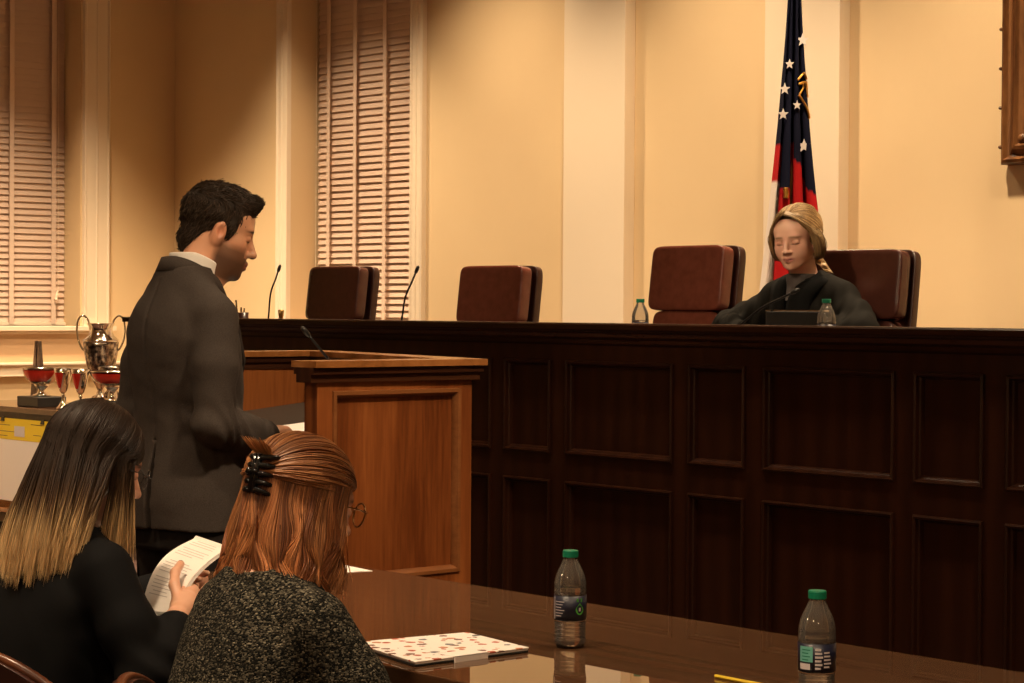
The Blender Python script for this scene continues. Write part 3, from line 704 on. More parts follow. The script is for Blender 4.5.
MB().lathe([(.05, 0), (.05, .1), (.03, .12), (.03, .16), (.05, .18), (.075, .22), (.085, .26), (.075, .27), (.03, .21), (0, .2)], (0,0,0), 24).build('bowl', M_silverdk, t, smooth=True)

# ------------------------------------------------------------------ flag
fl = empty('flag', (-6.56, 7.55, .56), 0, 'draped blue red and white state flag on a pole behind the judge', 'flag')
MB().lathe([(.16, 0), (.16, .02), (.12, .04), (.03, .06), (.02, .12)], (.0, .02, 0), 32).build('stand', M_brass, fl, smooth=True)
MB().tube([(0, .02, .05), (0, .02, 2.62)], .015, 12).build('pole', M_oakrail, fl, smooth=True)
MB().lathe([(.012, 2.62), (.03, 2.63), (.012, 2.66), (.02, 2.68), (.028, 2.72), (.016, 2.79), (0, 2.84)], (0, .02, 0), 16).build('finial', M_gold, fl, smooth=True)
# cloth: hangs in deep folds; parameter u across, t downwards
NU, NT = 150, 110
U = np.linspace(0, 1, NU)[None, :]; Tt = np.linspace(0, 1, NT)[:, None]
zt = 2.555 - Tt*1.75                     # local heights (dais floor = 0)
hw = .027 + .05*Tt + .10*Tt**2
cx = .012 + .004*Tt + 0*U
d = np.array([.6623, .7493]); nrm = np.array([.7493, -.6623])   # across / towards the audience
ph = 2*PI*(3.2*U) + .8*np.sin(3*Tt)
across = cx + hw*((2*U-1)*(1.0) + .16*np.sin(2*ph)*np.clip(Tt*3, 0, 1))
depth = .035 + (.012+.04*np.clip(Tt*1.5, 0, 1))*np.cos(ph) + .01*np.sin(11*U + 5*Tt)
X = across*d[0] + depth*nrm[0]; Y = across*d[1] + depth*nrm[1] + .0; Zf = zt + .03*(1-U)*Tt
V = np.stack([X, Y, Zf + 0*U], -1).reshape(-1, 3)
idx = np.arange(NU*NT).reshape(NT, NU)
Q = np.stack([idx[:-1, :-1], idx[1:, :-1], idx[1:, 1:], idx[:-1, 1:]], -1).reshape(-1, 4)
navy = np.array([.006, .007, .020]); red = np.array([.42, .012, .014]); whi = np.array([.75, .66, .60])
# woven colour: blue field above, red band, white band; boundary slants with the drape
u = (U + 0*Tt); tq = Tt + 0*U
bd = np.where(u < .22, .511 + 0*u, np.where(u < .38, .63, np.where(u < .55, .50, .545 + .11*(u-.55)/.45)))
C = np.where((tq < bd)[..., None], navy, red)
C = np.where(((u < .22) & (tq > .61))[..., None], whi, C)
C = np.where(((u >= .36) & (tq > .90))[..., None], whi, C)
flo = link('cloth', np_mesh('cloth', V, Q, C.reshape(-1, 3)), attrmat('flag_cloth', .85, Specular_IOR_Level=.1), fl)
sm = flo.modifiers.new('s', 'SOLIDIFY'); sm.thickness = .0025
VV = V.reshape(-1, 3); ACR = VV[:, :2] @ d; DEP = VV[:, :2] @ nrm
def on_flag(px, py):      # across / height on the hanging cloth, taken from the front-most fold
    a_, z_ = (px - 793)/210 + .012, (312 - py)/210 + .89
    k = np.where((np.abs(ACR-a_) < .006) & (np.abs(VV[:, 2]-z_) < .012))[0]
    if len(k) == 0: k = np.argsort((ACR-a_)**2 + (VV[:, 2]-z_)**2)[:3]
    q = k[np.argmax(DEP[k])]; return Vector((VV[q, 0], VV[q, 1], z_))
M_starw = mat('star_white', (.70, .64, .60), .7)
def star(px, py, r):
    c = on_flag(px, py); b = MB(); pts = []
    for k in range(10):
        rr_ = r if k % 2 == 0 else r*.42; w = PI/2 + k*PI/5
        aa = rr_*math.cos(w)*.9; zz = rr_*math.sin(w)
        pts.append((c.x + aa*d[0] + nrm[0]*.007, c.y + aa*d[1] + nrm[1]*.007, c.z + zz))
    pts2 = [(x+nrm[0]*.003, y+nrm[1]*.003, z) for x, y, z in pts]
    b.add(pts + pts2, [tuple(range(9, -1, -1)), tuple(range(10, 20))] + [(k, (k+1) % 10, (k+1) % 10 + 10, k+10) for k in range(10)])
    b.build('star', M_starw, fl, fixn=True)
for px, py, r in ((802, 43, .034), (787, 67, .026), (783, 92, .030), (781.5, 117, .030), (796.5, 108, .024), (802, 148, .036)): star(px, py, r)
def gold_tube(pts, r):
    P_ = [on_flag(a, b_) + Vector((nrm[0]*.008, nrm[1]*.008, 0)) for a, b_ in pts]
    MB().tube([tuple(p) for p in catmull([tuple(p) for p in P_], 20)], r, 6).build('gold_emblem', M_gold, fl, smooth=True)
gold_tube([(797, 83), (800, 77), (804, 76), (807, 82)], .0055); gold_tube([(800, 86), (801, 90), (799, 97)], .005)
gold_tube([(804, 84), (806, 90), (807, 100)], .0045); gold_tube([(798, 98), (802, 106), (807, 113), (810, 121)], .006)
gold_tube([(798, 87), (802, 85), (806, 88)], .007); gold_tube([(808, 84), (809, 92)], .004)
gold_tube([(784, 190), (784.5, 195), (784, 200)], .014)

# ------------------------------------------------------------------ framed picture at the right edge
pf = empty('framed_picture', (-5.70, YB, 2.13), 0, 'dark canvas in a heavy carved wooden frame at the right edge', 'picture')
def fp(w, h): return
MB().ring(0, 1.25, 0, 1.6, [(0, 0), (0, .05), (.008, .062), (.022, .066), (.034, .05), (.046, .044), (.066, .062), (.082, .066), (.094, .052), (.112, .040), (.130, .036), (.138, .042), (.146, .034), (.15, .02), (.15, 0)], 0).build('frame', M_framewood, pf, smooth=False)
MB().box((.145, -.018, .145), (1.105, -.006, 1.455)).build('canvas', M_canvas, pf)
for k in range(9):
    for x in (.0, 1.25): MB().superell((x, -.055, .08+k*.18), (.010, .014, .009), 1, 1, 12, 8).build('carved_knob', M_framewood, pf, smooth=True)
for x in (.115, 1.135):
    for z in (.115, 1.485): MB().superell((x, -.05, z), (.022, .016, .022), 1, 1, 14, 10).build('corner_boss', M_framewood, pf, smooth=True)

# ------------------------------------------------------------------ wooden chairs of the two seated women
def wood_chair(loc, rz, label, ztop=.79):
    r = empty('wooden_chair', loc, rz, label, 'chair', 'cherry wood chairs at the counsel table')
    # faces +y; origin on the floor below the back rail
    MB().superell((0, .27, .405), (.235, .225, .022), .25, .4, 40, 12).build('seat', M_leatherD, r, smooth=True)
    MB().superell((0, .27, .375), (.225, .215, .022), .2, .35, 40, 12).build('seat_frame', M_chairwood, r, smooth=True)
    # curved backrest panel with rounded crest
    b = MB(); vs = []; n = 28; cols = 2
    for i in range(n+1):
        q = -1 + 2*i/n; x = .235*q; y = .06*q*q; zt_ = ztop - .095*abs(q)**2.4 ; zb = .50 + .03*q*q
        vs += [(x, y-.055*(zt_-.45), zb), (x, y-.02-.10*(zt_-.5), zt_), (x, y+.016-.10*(zt_-.5), zt_), (x, y+.016-.055*(zt_-.45)+.02, zb)]
    fs = []
    for i in range(n):
        for k in range(4): fs.append((i*4+k, i*4+(k+1) % 4, (i+1)*4+(k+1) % 4, (i+1)*4+k))
    fs += [(0, 1, 2, 3), (n*4+3, n*4+2, n*4+1, n*4)]
    b.add(vs, fs).build('backrest', M_leatherD, r, fixn=True, bevel=.002)
    pts = [(.236*q, .06*q*q-.002-.10*(ztop-.095*abs(q)**2.4-.5), ztop-.095*abs(q)**2.4+.002) for q in [-1 + 2*i/24 for i in range(25)]]
    MB().tube(pts, .010, 10).build('crest_rail', M_chairwood, r, smooth=True)
    for s in (-1, 1):
        MB().tube([(s*.235, .045, .67), (s*.23, .05, .45), (s*.225, .02, .0)], [.016, .02, .014], 8).build('leg', M_chairwood, r, smooth=True)
        MB().tube([(s*.21, .46, .38), (s*.215, .47, .0)], [.02, .013], 8).build('leg', M_chairwood, r, smooth=True)
        MB().tube([(s*.218, .05, .2), (s*.213, .46, .2)], .011, 8).build('stretcher', M_chairwood, r, smooth=True)
    return r
# ------------------------------------------------------------------ people
def head_sdf(F, M, s=1., fem=False, nose=1.):
    sc = float(np.mean(s))
    E = lambda c, r, k=.02, op='u': F.ell(np.array(c)*s, np.array(r)*s, k*sc, op, M)
    Cp = lambda a, b, ra, rb, k=.015, op='u': F.cap(np.array(a)*s, np.array(b)*s, ra*sc, rb*sc, k*sc, op, M)
    jw = .96 if fem else 1.
    E((0, -.018, .035), (.073, .093, .083)); E((0, .026, .042), (.060, .058, .054), .03)
    E((0, .028, -.028), (.057*jw, .060, .076), .03)
    for q in (-1, 1):
        E((q*.038, .048, -.020), (.022, .026, .020), .02)
        Cp((q*.052*jw, .0, -.052), (q*.022*jw, .062, -.097), .017, .014, .028)
    E((0, .080, -.101), (.019*jw, .016, .016), .02); E((0, .072, -.066), (.028, .0255, .028), .02)
    Cp((-.032, .074, .024), (.032, .074, .024), .011 if not fem else .009, .011 if not fem else .009, .018)
    for q in (-1, 1): E((q*.031, .100, .003), (.017, .0155 if fem else .018, .012), .012, 's')
    for q in (-1, 1): E((q*.031, .0745, .002), (.0140, .0125, .0120), .004)
    Cp((0, .082, .012), (0, .106*1.0+.002*nose, -.030), .0070, .0095*nose, .012)
    E((0, .108, -.034), (.0105*nose, .0105*nose, .009*nose), .006)
    for q in (-1, 1): E((q*.0115, .096, -.037), (.0085, .010, .008), .006)
    for q in (-1, 1):
        Cp((q*.020, .087, -.0655), (0, .0985, -.0625), .0030, .0056, .006)
        Cp((q*.017, .087, -.0725), (0, .0965, -.0745), .0035, .0066, .006)
    Cp((-.021, .0975, -.0685), (.021, .0975, -.0685), .0015, .0015, .003, 's')
    for q in (-1, 1):
        E((q*.075, -.008, -.008), (.011, .019, .032), .006); E((q*.073, -.004, -.032), (.008, .011, .012), .006)
        E((q*.088, -.004, -.004), (.010, .010, .019), .005, 's')
def face_cols(M, base, lip, brow, s=1., beard=0., bcol=(.05,.03,.02), browz=.026, pink=.35):
    base = np.array(base); lip = np.array(lip); brow = np.array(brow)
    def f(V):
        L = to_local(M, V)/s; x, y, z = L.T; ax = np.abs(x)
        c = np.tile(base, (len(V), 1)); near = (np.abs(L) < .2).all(1)
        def mixin(w, col): 
            w = (np.clip(w, 0, 1)*near)[:, None]; c[:] = c*(1-w) + np.array(col)*w
        g = np.exp(-((ax-.045)/.018)**2 - ((z+.03)/.02)**2 - ((y-.05)/.03)**2); mixin(g*pink, base*np.array([1.0, .62, .58]))
        g = np.exp(-((ax-.078)/.012)**2 - ((z+.008)/.03)**2 - ((y+.005)/.02)**2); mixin(g*.45, base*np.array([1.0, .55, .45]))
        if beard:
            w = np.clip((-.022 - z + .35*np.clip(.03-y, 0, .1))/.02, 0, 1)*np.clip((y+.012)/.02, 0, 1)*np.clip((z+.135)/.012, 0, 1)
            w = w*np.where((ax < .034) & (z > -.050) & (y > .06), .35, 1.) * np.clip(.80 + .38*np.exp(-((z+.095)/.03)**2) + .5*((ax < .03) & (z < -.048)), 0, 1)
            mixin(w*beard, bcol)
        mixin(1.6*np.exp(-(((x)/.021)**4) - ((z+.0685)/.0078)**2)*(y > .078), lip)
        mixin(1.2*np.exp(-((x/.022)**4) - ((z+.0678)/.0016)**2)*(y > .078), lip*.25)
        bz = browz - .004*np.clip((ax-.03)/.02, 0, 1)
        mixin(1.3*np.exp(-((ax-.031)/.019)**4 - ((z-bz)/.0040)**2)*(y > .045)*(ax > .010), brow)
        mixin(1.3*np.exp(-((ax-.031)/.0145)**4 - ((z+.0055)/.0020)**2)*(y > .062), brow*.4)
        mixin(.5*np.exp(-((ax-.031)/.016)**2 - ((z-.004)/.010)**2)*(y > .06), base*np.array([.72,.55,.5]))
        mixin(1.2*np.exp(-((ax-.0065)/.003)**2 - ((z+.0425)/.0022)**2)*(y > .088), base*.12)
        return c
    return f
def hand_mesh(pts_palm, fingers, thumb, col, step=.0022, wrist_r=.024, nails=None):
    """pts_palm: list of (point, radius) from wrist to knuckles; fingers: list of point chains"""
    allp = np.array([p for p, r in pts_palm] + [p for f in fingers for p in f] + list(thumb))
    lo, hi = allp.min(0)-.04, allp.max(0)+.04
    F = Field(*[np.arange(lo[i], hi[i], step).astype(np.float32) for i in range(3)])
    for (a, ra), (b, rb) in zip(pts_palm[:-1], pts_palm[1:]): F.cap(a, b, ra, rb, .012)
    for f in fingers:
        rs = np.linspace(.0088, .0066, len(f)); F.chain(f, rs, .004)
    F.chain(thumb, np.linspace(.0125, .0085, len(thumb)), .006)
    V, Q = F.mesh(); C = np.tile(np.array(col), (len(V), 1))
    for f in fingers + [thumb]:
        for p in f[1:-1]:
            w = np.exp(-((V-np.array(p))**2).sum(1)/.008**2)[:, None]*.35; C = C*(1-w) + C*np.array([1, .72, .68])*w
    if nails is not None:
        for p, r, nc in nails:
            w = (((V-np.array(p))**2).sum(1) < r*r); C[w] = nc
    return V, Q, C
def rel_hand(W, Y, T, col, curl=.5, right=True, spread=1., nails=None):
    """W wrist point, Y towards the fingers, T towards the thumb side; fingers curl towards the palm"""
    Y = np.array(Y, float); Y /= np.linalg.norm(Y); T = np.array(T, float); T -= Y*(T@Y); T /= np.linalg.norm(T)
    Bk = np.cross(-T, Y) if right else np.cross(T, Y)
    W = np.array(W, float); P = lambda t, y, b: W + T*t + Y*y + Bk*b
    palm = [(P(0, -.06, 0), .026), (P(0, 0, 0), .0235), (P(.004, .045, 0), .0265), (P(.002, .070, .002), .0255)]
    fs = []; tt = [.030, .0105, -.009, -.027]; ln = [.070, .079, .073, .056]
    for t, l in zip(tt, ln):
        y0 = .082 - .35*abs(t-.008); a = 0; p = P(t*.9, y0-.012, 0); ch = [P(t*.75, y0-.05, 0), p]; cur = np.array([t*.9, y0-.012, 0.])
        for j, seg in enumerate((.45, .30, .25)):
            a += curl*(1., .9, .6)[j]; cur = cur + l*seg*1.12*np.array([t*.12*spread/.03*.3, math.cos(a), -math.sin(a)])
            ch.append(P(*cur))
        fs.append(ch)
    th = [P(.018, .018, -.004), P(.040, .042, -.012), P(.048, .066, -.020), P(.046, .088, -.026)]
    V, Q, C = hand_mesh(palm, fs, th, col, nails=nails)
    return V, Q, C

def smooth_noise_disp(F, lo, hi, amp, f, seed): F.disp(lo, hi, lambda X, Y, Z: amp*noise3(X, Y, Z, f, seed))
def cloth(name, c1, c2, rough=.85, scale=500, bs=.25, sheen=.3, **kw):
    m = noisy(name, c1, c2, rough, ns=scale, detail=2, bs=bs, bd=.0006, Sheen_Weight=sheen, Specular_IOR_Level=.12, **kw); return m
M_suit = cloth('charcoal_suit_wool', (.032,.0255,.0225), (.060,.048,.042), .8, 420, .25, .0)
M_trous = cloth('dark_trouser_wool', (.012,.010,.010), (.020,.017,.016), .85, 420, .2, .0)
M_shirt = cloth('white_shirt_cotton', (.70,.66,.62), (.78,.74,.70), .7, 500, .1, .2)
M_blazer = cloth('black_blazer_cloth', (.003,.003,.0035), (.005,.005,.006), .8, 420, .2, .0)
M_robe = cloth('black_robe_cloth', (.0070,.0064,.0056), (.0115,.0105,.0090), .75, 300, .1, .0); M_robe.node_tree.nodes['Principled BSDF'].inputs['Specular IOR Level'].default_value = .03
M_velvet = cloth('black_velvet', (.002,.002,.002), (.004,.004,.004), .9, 400, .1, .0)
M_shoe = mat('black_shoe_leather', (.012,.010,.010), .25)
M_tweed = mat('tweed_knit', (.05,.05,.045), .9, 0, Specular_IOR_Level=.1)
n, l, b = nodes(M_tweed); v = coord(M_tweed, (1,1,1.5))
vo = n.new('ShaderNodeTexVoronoi'); vo.inputs['Scale'].default_value = 260; vo.inputs['Randomness'].default_value = .55; l.new(v, vo.inputs['Vector'])
sp = n.new('ShaderNodeSeparateColor'); l.new(vo.outputs['Color'], sp.inputs['Color'])
l.new(ramp(M_tweed, sp.outputs[0], [(.0, (.006,.006,.005)), (.36, (.020,.018,.014)), (.60, (.055,.050,.038)), (.80, (.10,.089,.068)), (.96, (.19,.17,.13))]), b.inputs['Base Color'])
iv = n.new('ShaderNodeMath'); iv.operation = 'SUBTRACT'; iv.inputs[0].default_value = 1; l.new(vo.outputs['Distance'], iv.inputs[1])
bump(M_tweed, iv.outputs[0], .9, .003)
for q in M_tweed.node_tree.nodes:
    if q.type == 'VALTORGB': q.color_ramp.interpolation = 'CONSTANT'

def ell_dir(az, el): return np.array([math.sin(az)*math.cos(el), math.cos(az)*math.cos(el), math.sin(el)])
def slerp(a, b, t):
    w = math.acos(np.clip(a@b, -1, 1)); return (a*math.sin((1-t)*w) + b*math.sin(t*w))/max(math.sin(w), 1e-4)
def xf(M, P): return np.asarray(P) @ M[:3, :3].T + M[:3, 3]
def surf_strands(name, o, n, flow, length, radius, colf, m, parent, lift=.2, K=6, mask=None):
    me = o.data; nv = len(me.vertices); V = np.empty(nv*3, np.float32); me.vertices.foreach_get('co', V); V = V.reshape(-1, 3)
    N = np.empty(nv*3, np.float32); me.vertices.foreach_get('normal', N); N = N.reshape(-1, 3)
    ok = np.arange(nv) if mask is None else np.where(mask(V))[0]
    i = rng.choice(ok, n); P = V[i] - N[i]*.003; Nn = N[i]; D = flow(P); D = D - Nn*(D*Nn).sum(1, keepdims=True); D /= np.linalg.norm(D, axis=1, keepdims=True)+1e-6
    D = D + rng.normal(0, .16, D.shape); Ls = length*rng.uniform(.6, 1.25, n)[:, None]
    t = np.linspace(0, 1, K)
    P3 = P[:, None, :] + D[:, None, :]*(Ls[:, None]*t[None, :, None]) + Nn[:, None, :]*((.002 + lift*Ls[:, None]*(t - t*t*.9)[None, :, None]))
    C = np.repeat(colf(n)[:, None, :], K, 1)
    return strands_mesh(name, P3, radius, C, m, parent, 3)

# ================= the standing man
man = empty('person', (-5.0, 3.2, 0), 0, 'standing man in a charcoal suit reading at the oak lectern', 'person')
HM = frame((.0, .105, 1.668), math.radians(-26), math.radians(-19))
F = Field(axis_grid(-.36, .36, .012, [(-.12, .13, .0024)]), axis_grid(-.22, .40, .012, [(-.02, .25, .0024)]), axis_grid(.02, 1.83, .014, [(1.50, 1.83, .0024)]))
head_sdf(F, HM, 1.03, False, 1.12)
F.cap((0, .06, 1.62), (0, .0, 1.48), .054, .060, .03); F.cap((.02, .115, 1.60), (0, .03, 1.49), .042, .05, .03)
F.loft([(.9, 0, -.01, .16, .11), (1.1, 0, 0, .145, .10), (1.3, 0, -.01, .165, .11), (1.42, 0, -.02, .17, .09), (1.49, 0, -.02, .09, .06)], .04)
for s in (-1, 1):
    F.chain([(s*.140, -.01, 1.41), (s*.195, -.045, 1.14), (s*.14, .17, 1.085)], [.05, .042, .028], .03)
    F.chain([(s*.09, 0, .92), (s*.10, .01, .5), (s*.10, -.02, .1)], [.085, .06, .04], .03); F.cap((s*.10, -.03, .06), (s*.11, .12, .045), .035, .03, .02)
skin_m = (.56, .28, .165)
hr = rel_hand((.135, .185, 1.088), (-.25, .95, -.02), (-1, 0, .15), skin_m, .28, True)
hl = rel_hand((-.135, .185, 1.088), (.25, .95, -.02), (1, 0, .15), skin_m, .28, False)
F.build('body', M_skin, man, face_cols(HM, skin_m, (.30, .10, .075), (.018, .010, .006), 1.03, .95, (.07, .032, .018)), [hr, hl])
# hair
F = Field(*[np.arange(a, b_, .003).astype(np.float32) for a, b_ in ((-.16, .18), (-.08, .29), (1.54, 1.86))])
E = lambda c, r, k=.02, op='u': F.ell(c, r, k, op, HM)
E((0, -.024, .040), (.083, .101, .092)); E((0, .012, .088), (.066, .070, .042), .03); E((0, -.062, -.035), (.060, .045, .055), .02)
F.cap((-.030, .060, .099), (.033, .062, .099), .024, .022, .02, 'u', HM); F.cap((.0, .068, .108), (.022, .076, .108), .012, .008, .015, 'u', HM)
for s in (-1, 1): E((s*.068, .016, .008), (.012, .016, .026), .012)
E((0, .115, -.030), (.10, .074, .098), .01, 's'); E((0, .03, -.165), (.15, .13, .105), .01, 's')
for s in (-1, 1): E((s*.086, -.004, -.016), (.022, .024, .034), .006, 's')
F.disp((-.2, -.1, 1.5), (.2, .3, 1.9), lambda X, Y, Z: .0022*noise3(X, Y, Z, 90, 3) + .0045*noise3(X, Y, Z, 34, 5))
hcol = lambda V: np.tile((.018, .011, .007), (len(V), 1))
M_hairm = attrmat('short_dark_hair', .7, Specular_IOR_Level=.2)
ho = F.build('hair', M_hairm, man, hcol)
def man_flow(P):
    L = to_local(HM, P); top = np.clip((L[:, 2]-.05)/.04, 0, 1)[:, None]
    side = np.tile([.0, -.45, -1.], (len(P), 1)); tp_ = np.tile([.45, .55, .35], (len(P), 1))
    return (side*(1-top) + tp_*top) @ HM[:3, :3].T
surf_strands('hair_strands', ho, 8000, man_flow, .019, .0009, lambda n_: np.array([.028, .017, .010])*rng.uniform(.5, 2.2, (n_, 1)), M_hairm, ho, .22)
# shirt
F = Field(axis_grid(-.16, .16, .004), axis_grid(-.16, .2, .004), axis_grid(1.36, 1.64, .004))
F.loft([(1.38, 0, -.0, .13, .09), (1.47, 0, -.0, .10, .075), (1.52, 0, .006, .076, .070), (1.605, 0, .026, .070, .072)], .01, 2.1)
F.fn((-.2, -.2, 1.50), (.2, .25, 1.66), lambda X, Y, Z: -((1.588 - .28*(Y-.0)) - Z)*.9 + 0*X, .004, 'i') if False else None
F.fn((-.2, -.2, 1.50), (.2, .25, 1.66), lambda X, Y, Z: ((1.600 - .42*Y) - Z)*.9 + 0*X, .004, 's')
F.build('shirt', M_shirt, man)
# jacket
F = Field(axis_grid(-.36, .36, .0058), axis_grid(-.24, .34, .0058), axis_grid(.80, 1.60, .0058))
F.loft([(.835, 0, -.0, .198, .158), (.93, 0, -.003, .192, .154), (1.06, 0, .002, .174, .138), (1.16, 0, .002, .166, .132), (1.28, 0, -.004, .178, .138), (1.38, 0, -.014, .184, .132), (1.44, 0, -.020, .160, .114), (1.50, 0, -.020, .110, .088), (1.56, 0, -.012, .080, .068)], .03, 2.3)
for s in (-1, 1):
    F.cap((s*.05, -.02, 1.522), (s*.150, -.015, 1.440), .045, .054, .03)
    o_ = 0 if s > 0 else .016
    F.chain([(s*.160+o_, -.012, 1.42), (s*.192+o_, -.035, 1.29), (s*.212+o_, -.050, 1.13)], [.063, .060, .055], .02)
    F.chain([(s*.212+o_, -.050, 1.13), (s*.175+o_, .07, 1.10), (s*.140, .165, 1.090)], [.058, .052, .043], .022)
# folds: elbow and shoulder blade creases, general drape
F.disp((-.4, -.3, .8), (.4, .4, 1.6), lambda X, Y, Z: .0045*noise3(X, Y, Z, 15, 11, 2) + .0016*noise3(X, Y, Z, 48, 12, 2))
F.disp((.12, -.15, 1.0), (.36, .3, 1.30), lambda X, Y, Z: .0055*np.sin(75*(Z - .8*Y + .25*np.sin(14*Y)) + 6*X)*np.exp(-((Z-1.13)/.07)**2 - ((Y-.0)/.12)**2))
F.disp((-.36, -.15, 1.0), (-.12, .3, 1.30), lambda X, Y, Z: .0055*np.sin(75*(Z - .8*Y + .25*np.sin(14*Y)) + 6*X)*np.exp(-((Z-1.13)/.07)**2 - ((Y-.0)/.12)**2))
# back vent, centre seam, armhole seams
F.fn((-.05, -.24, .80), (.10, -.05, 1.10), lambda X, Y, Z: np.maximum(np.abs(X-.038 - .02*(1.08-Z)) - .0090*np.clip((1.09-Z)/.1, 0, 1), -Y-.5) + np.where(Y < -.09, 0, .05) + np.where(Z > 1.085, .05, 0), .004, 's')
F.disp((-.02, -.24, 1.08), (.06, 0, 1.53), lambda X, Y, Z: .0035*np.exp(-((X-.036*np.clip((1.5-Z)/.4, 0, 1))/.005)**2)*(Y < -.03))
# open front: V between the lapels
F.fn((-.12, .04, 1.10), (.12, .3, 1.6), lambda X, Y, Z: np.maximum(np.abs(X) - np.clip((Z-1.16)*.28, .002, .2), .06 - Y + 0*Z), .006, 's')
F.build('jacket', M_suit, man)
b = MB(); cpts = [(-.055, .088, 1.46), (-.079, .050, 1.522), (-.078, -.01, 1.564), (-.046, -.052, 1.584), (0, -.064, 1.588), (.046, -.052, 1.584), (.078, -.01, 1.564), (.079, .050, 1.522), (.055, .088, 1.46)]
c_ = catmull(cpts, 50); vs = []
for i, p in enumerate(c_):
    cdir = np.array([p[0], p[1], 0])/max(.02, math.hypot(p[0], p[1])); 
    vs += [p + np.array([0, 0, .006]) - cdir*.004, p + cdir*.006 + np.array([0, 0, .004]), p + cdir*.022 + np.array([0, 0, -.034]), p + cdir*.014 + np.array([0, 0, -.040]), p - cdir*.006 + np.array([0, 0, -.03])]
fs = [(i*5+k, i*5+(k+1) % 5, (i+1)*5+(k+1) % 5, (i+1)*5+k) for i in range(49) for k in range(5)]
b.add(vs, fs).build('jacket_collar', M_suit, man, fixn=True, smooth=True)
for s in (-1, 1):
    MB().tube([(s*.150, .145, 1.0905), (s*.138, .178, 1.0895)], [.036, .034], 20).build('shirt_cuff', M_shirt, man, smooth=True)
    b = MB().add([(s*.062, .085, 1.475), (s*.105, .105, 1.40), (s*.085, .140, 1.30), (s*.02, .150, 1.16), (s*.045, .150, 1.30), (s*.040, .105, 1.45)], [(0, 1, 2, 3, 4, 5)])
    o = b.build('lapel', M_suit, man); mo = o.modifiers.new('s', 'SOLIDIFY'); mo.thickness = .006
F = Field(axis_grid(-.24, .24, .009), axis_grid(-.2, .24, .009), axis_grid(.03, 1.06, .009))
F.loft([(.78, 0, -.005, .178, .128), (.92, 0, -.0, .175, .125), (1.02, 0, 0, .165, .115)], .03)
for s in (-1, 1): F.chain([(s*.088, 0, .84), (s*.105, .015, .48), (s*.105, -.015, .08)], [.098, .075, .062], .03)
smooth_noise_disp(F, (-.3, -.3, 0), (.3, .3, 1.1), .004, 16, 21)
F.build('trousers', M_trous, man)
for s in (-1, 1):
    MB().superell((s*.108, .05, .048), (.048, .148, .046), .6, .7, 28, 14).build('shoe', M_shoe, man, smooth=True)

# ================= the woman with long ombre hair
W1L = np.array([-3.83, 2.15, 0])
w1 = empty('person', tuple(W1L), 0, 'seated woman with long ombre hair in a black blazer holding papers', 'person')
HM1 = frame((.012, .072, 1.122), math.radians(-12), math.radians(-20))
skin_w = (.62, .34, .23)
F = Field(axis_grid(-.34, .36, .012, [(-.10, .12, .0028)]), axis_grid(-.22, .62, .013, [(.0, .23, .0028)]), axis_grid(.04, 1.28, .013, [(.99, 1.28, .0028)]))
head_sdf(F, HM1, .97, True, .95)
F.cap((.0, .05, 1.07), (0, -.01, .96), .048, .055, .03)
F.loft([(.42, 0, -.05, .16, .11), (.55, 0, -.05, .15, .10), (.70, 0, -.03, .13, .095), (.85, 0, 0, .14, .095), (.93, 0, 0, .12, .07), (.98, 0, .0, .07, .05)], .04)
for s in (-1, 1): F.chain([(s*.09, 0, .47), (s*.11, .40, .47), (s*.11, .42, .08)], [.09, .065, .04], .03); F.cap((s*.11, .42, .06), (s*.11, .52, .04), .03, .025, .02)
F.chain([(.15, .0, .92), (.262, .03, .715), (.240, .122, .818)], [.045, .04, .025], .03)
F.chain([(-.15, .0, .92), (-.24, .10, .75), (-.10, .33, .83)], [.045, .04, .025], .03)
L1 = lambda *p: tuple(np.array(p) - W1L)
nail = (.03, .01, .012)
HO = np.array([-.022, -.027, -.012]); _L1 = L1; L1 = lambda *p: tuple(np.array(_L1(*p)) + HO)
wr = L1(-3.571, 2.302, .831)
palm = [(L1(-3.548, 2.270, .812), .023), (wr, .0225), (L1(-3.618, 2.352, .850), .027), (L1(-3.660, 2.390, .866), .024)]
fing = []
for k in range(4):
    a0 = np.array(L1(-3.640 - .014*k, 2.365 + .018*k, .846 + .011*k)); dl = np.array([-.85, .15, -.06])
    fing.append([a0, a0 + dl*.036 + np.array([0, .004, -.006]), a0 + dl*.062 + np.array([0, 0, -.006]), a0 + dl*.082])
thumb = [L1(-3.606, 2.334, .855), L1(-3.645, 2.345, .890), L1(-3.670, 2.362, .912), L1(-3.690, 2.388, .926)]
hr = hand_mesh(palm, fing, thumb, skin_w, nails=[(np.array(thumb[-1]) + np.array([-.002, .003, .006]), .0068, nail)])
L1 = _L1
palm = [(L1(-3.960, 2.47, .82), .022), (L1(-3.945, 2.50, .83), .022), (L1(-3.935, 2.545, .845), .026)]
fing = []
for k in range(4):
    a0 = np.array(L1(-3.945 + .004*k, 2.48 + .019*k, .840 + .012*k)); dl = np.array([.9, -.15, -.04])
    fing.append([a0, a0 + dl*.034 + np.array([0, 0, -.012]), a0 + dl*.058 + np.array([0, 0, -.010]), a0 + dl*.078 + np.array([0, 0, -.006])])
thumb = [L1(-3.950, 2.49, .845), L1(-3.930, 2.478, .868), L1(-3.905, 2.470, .880), L1(-3.885, 2.465, .882)]
hl = hand_mesh(palm, fing, thumb, skin_w)
F.build('body', M_skin, w1, face_cols(HM1, skin_w, (.42, .12, .10), (.04, .02, .012), .97), [hr, hl])
MB().tube([tuple(np.array(L1(-3.664, 2.365, .8415))+HO), tuple(np.array(L1(-3.675, 2.352, .844))+HO)], .0098, 12).build('ring', M_black, w1)
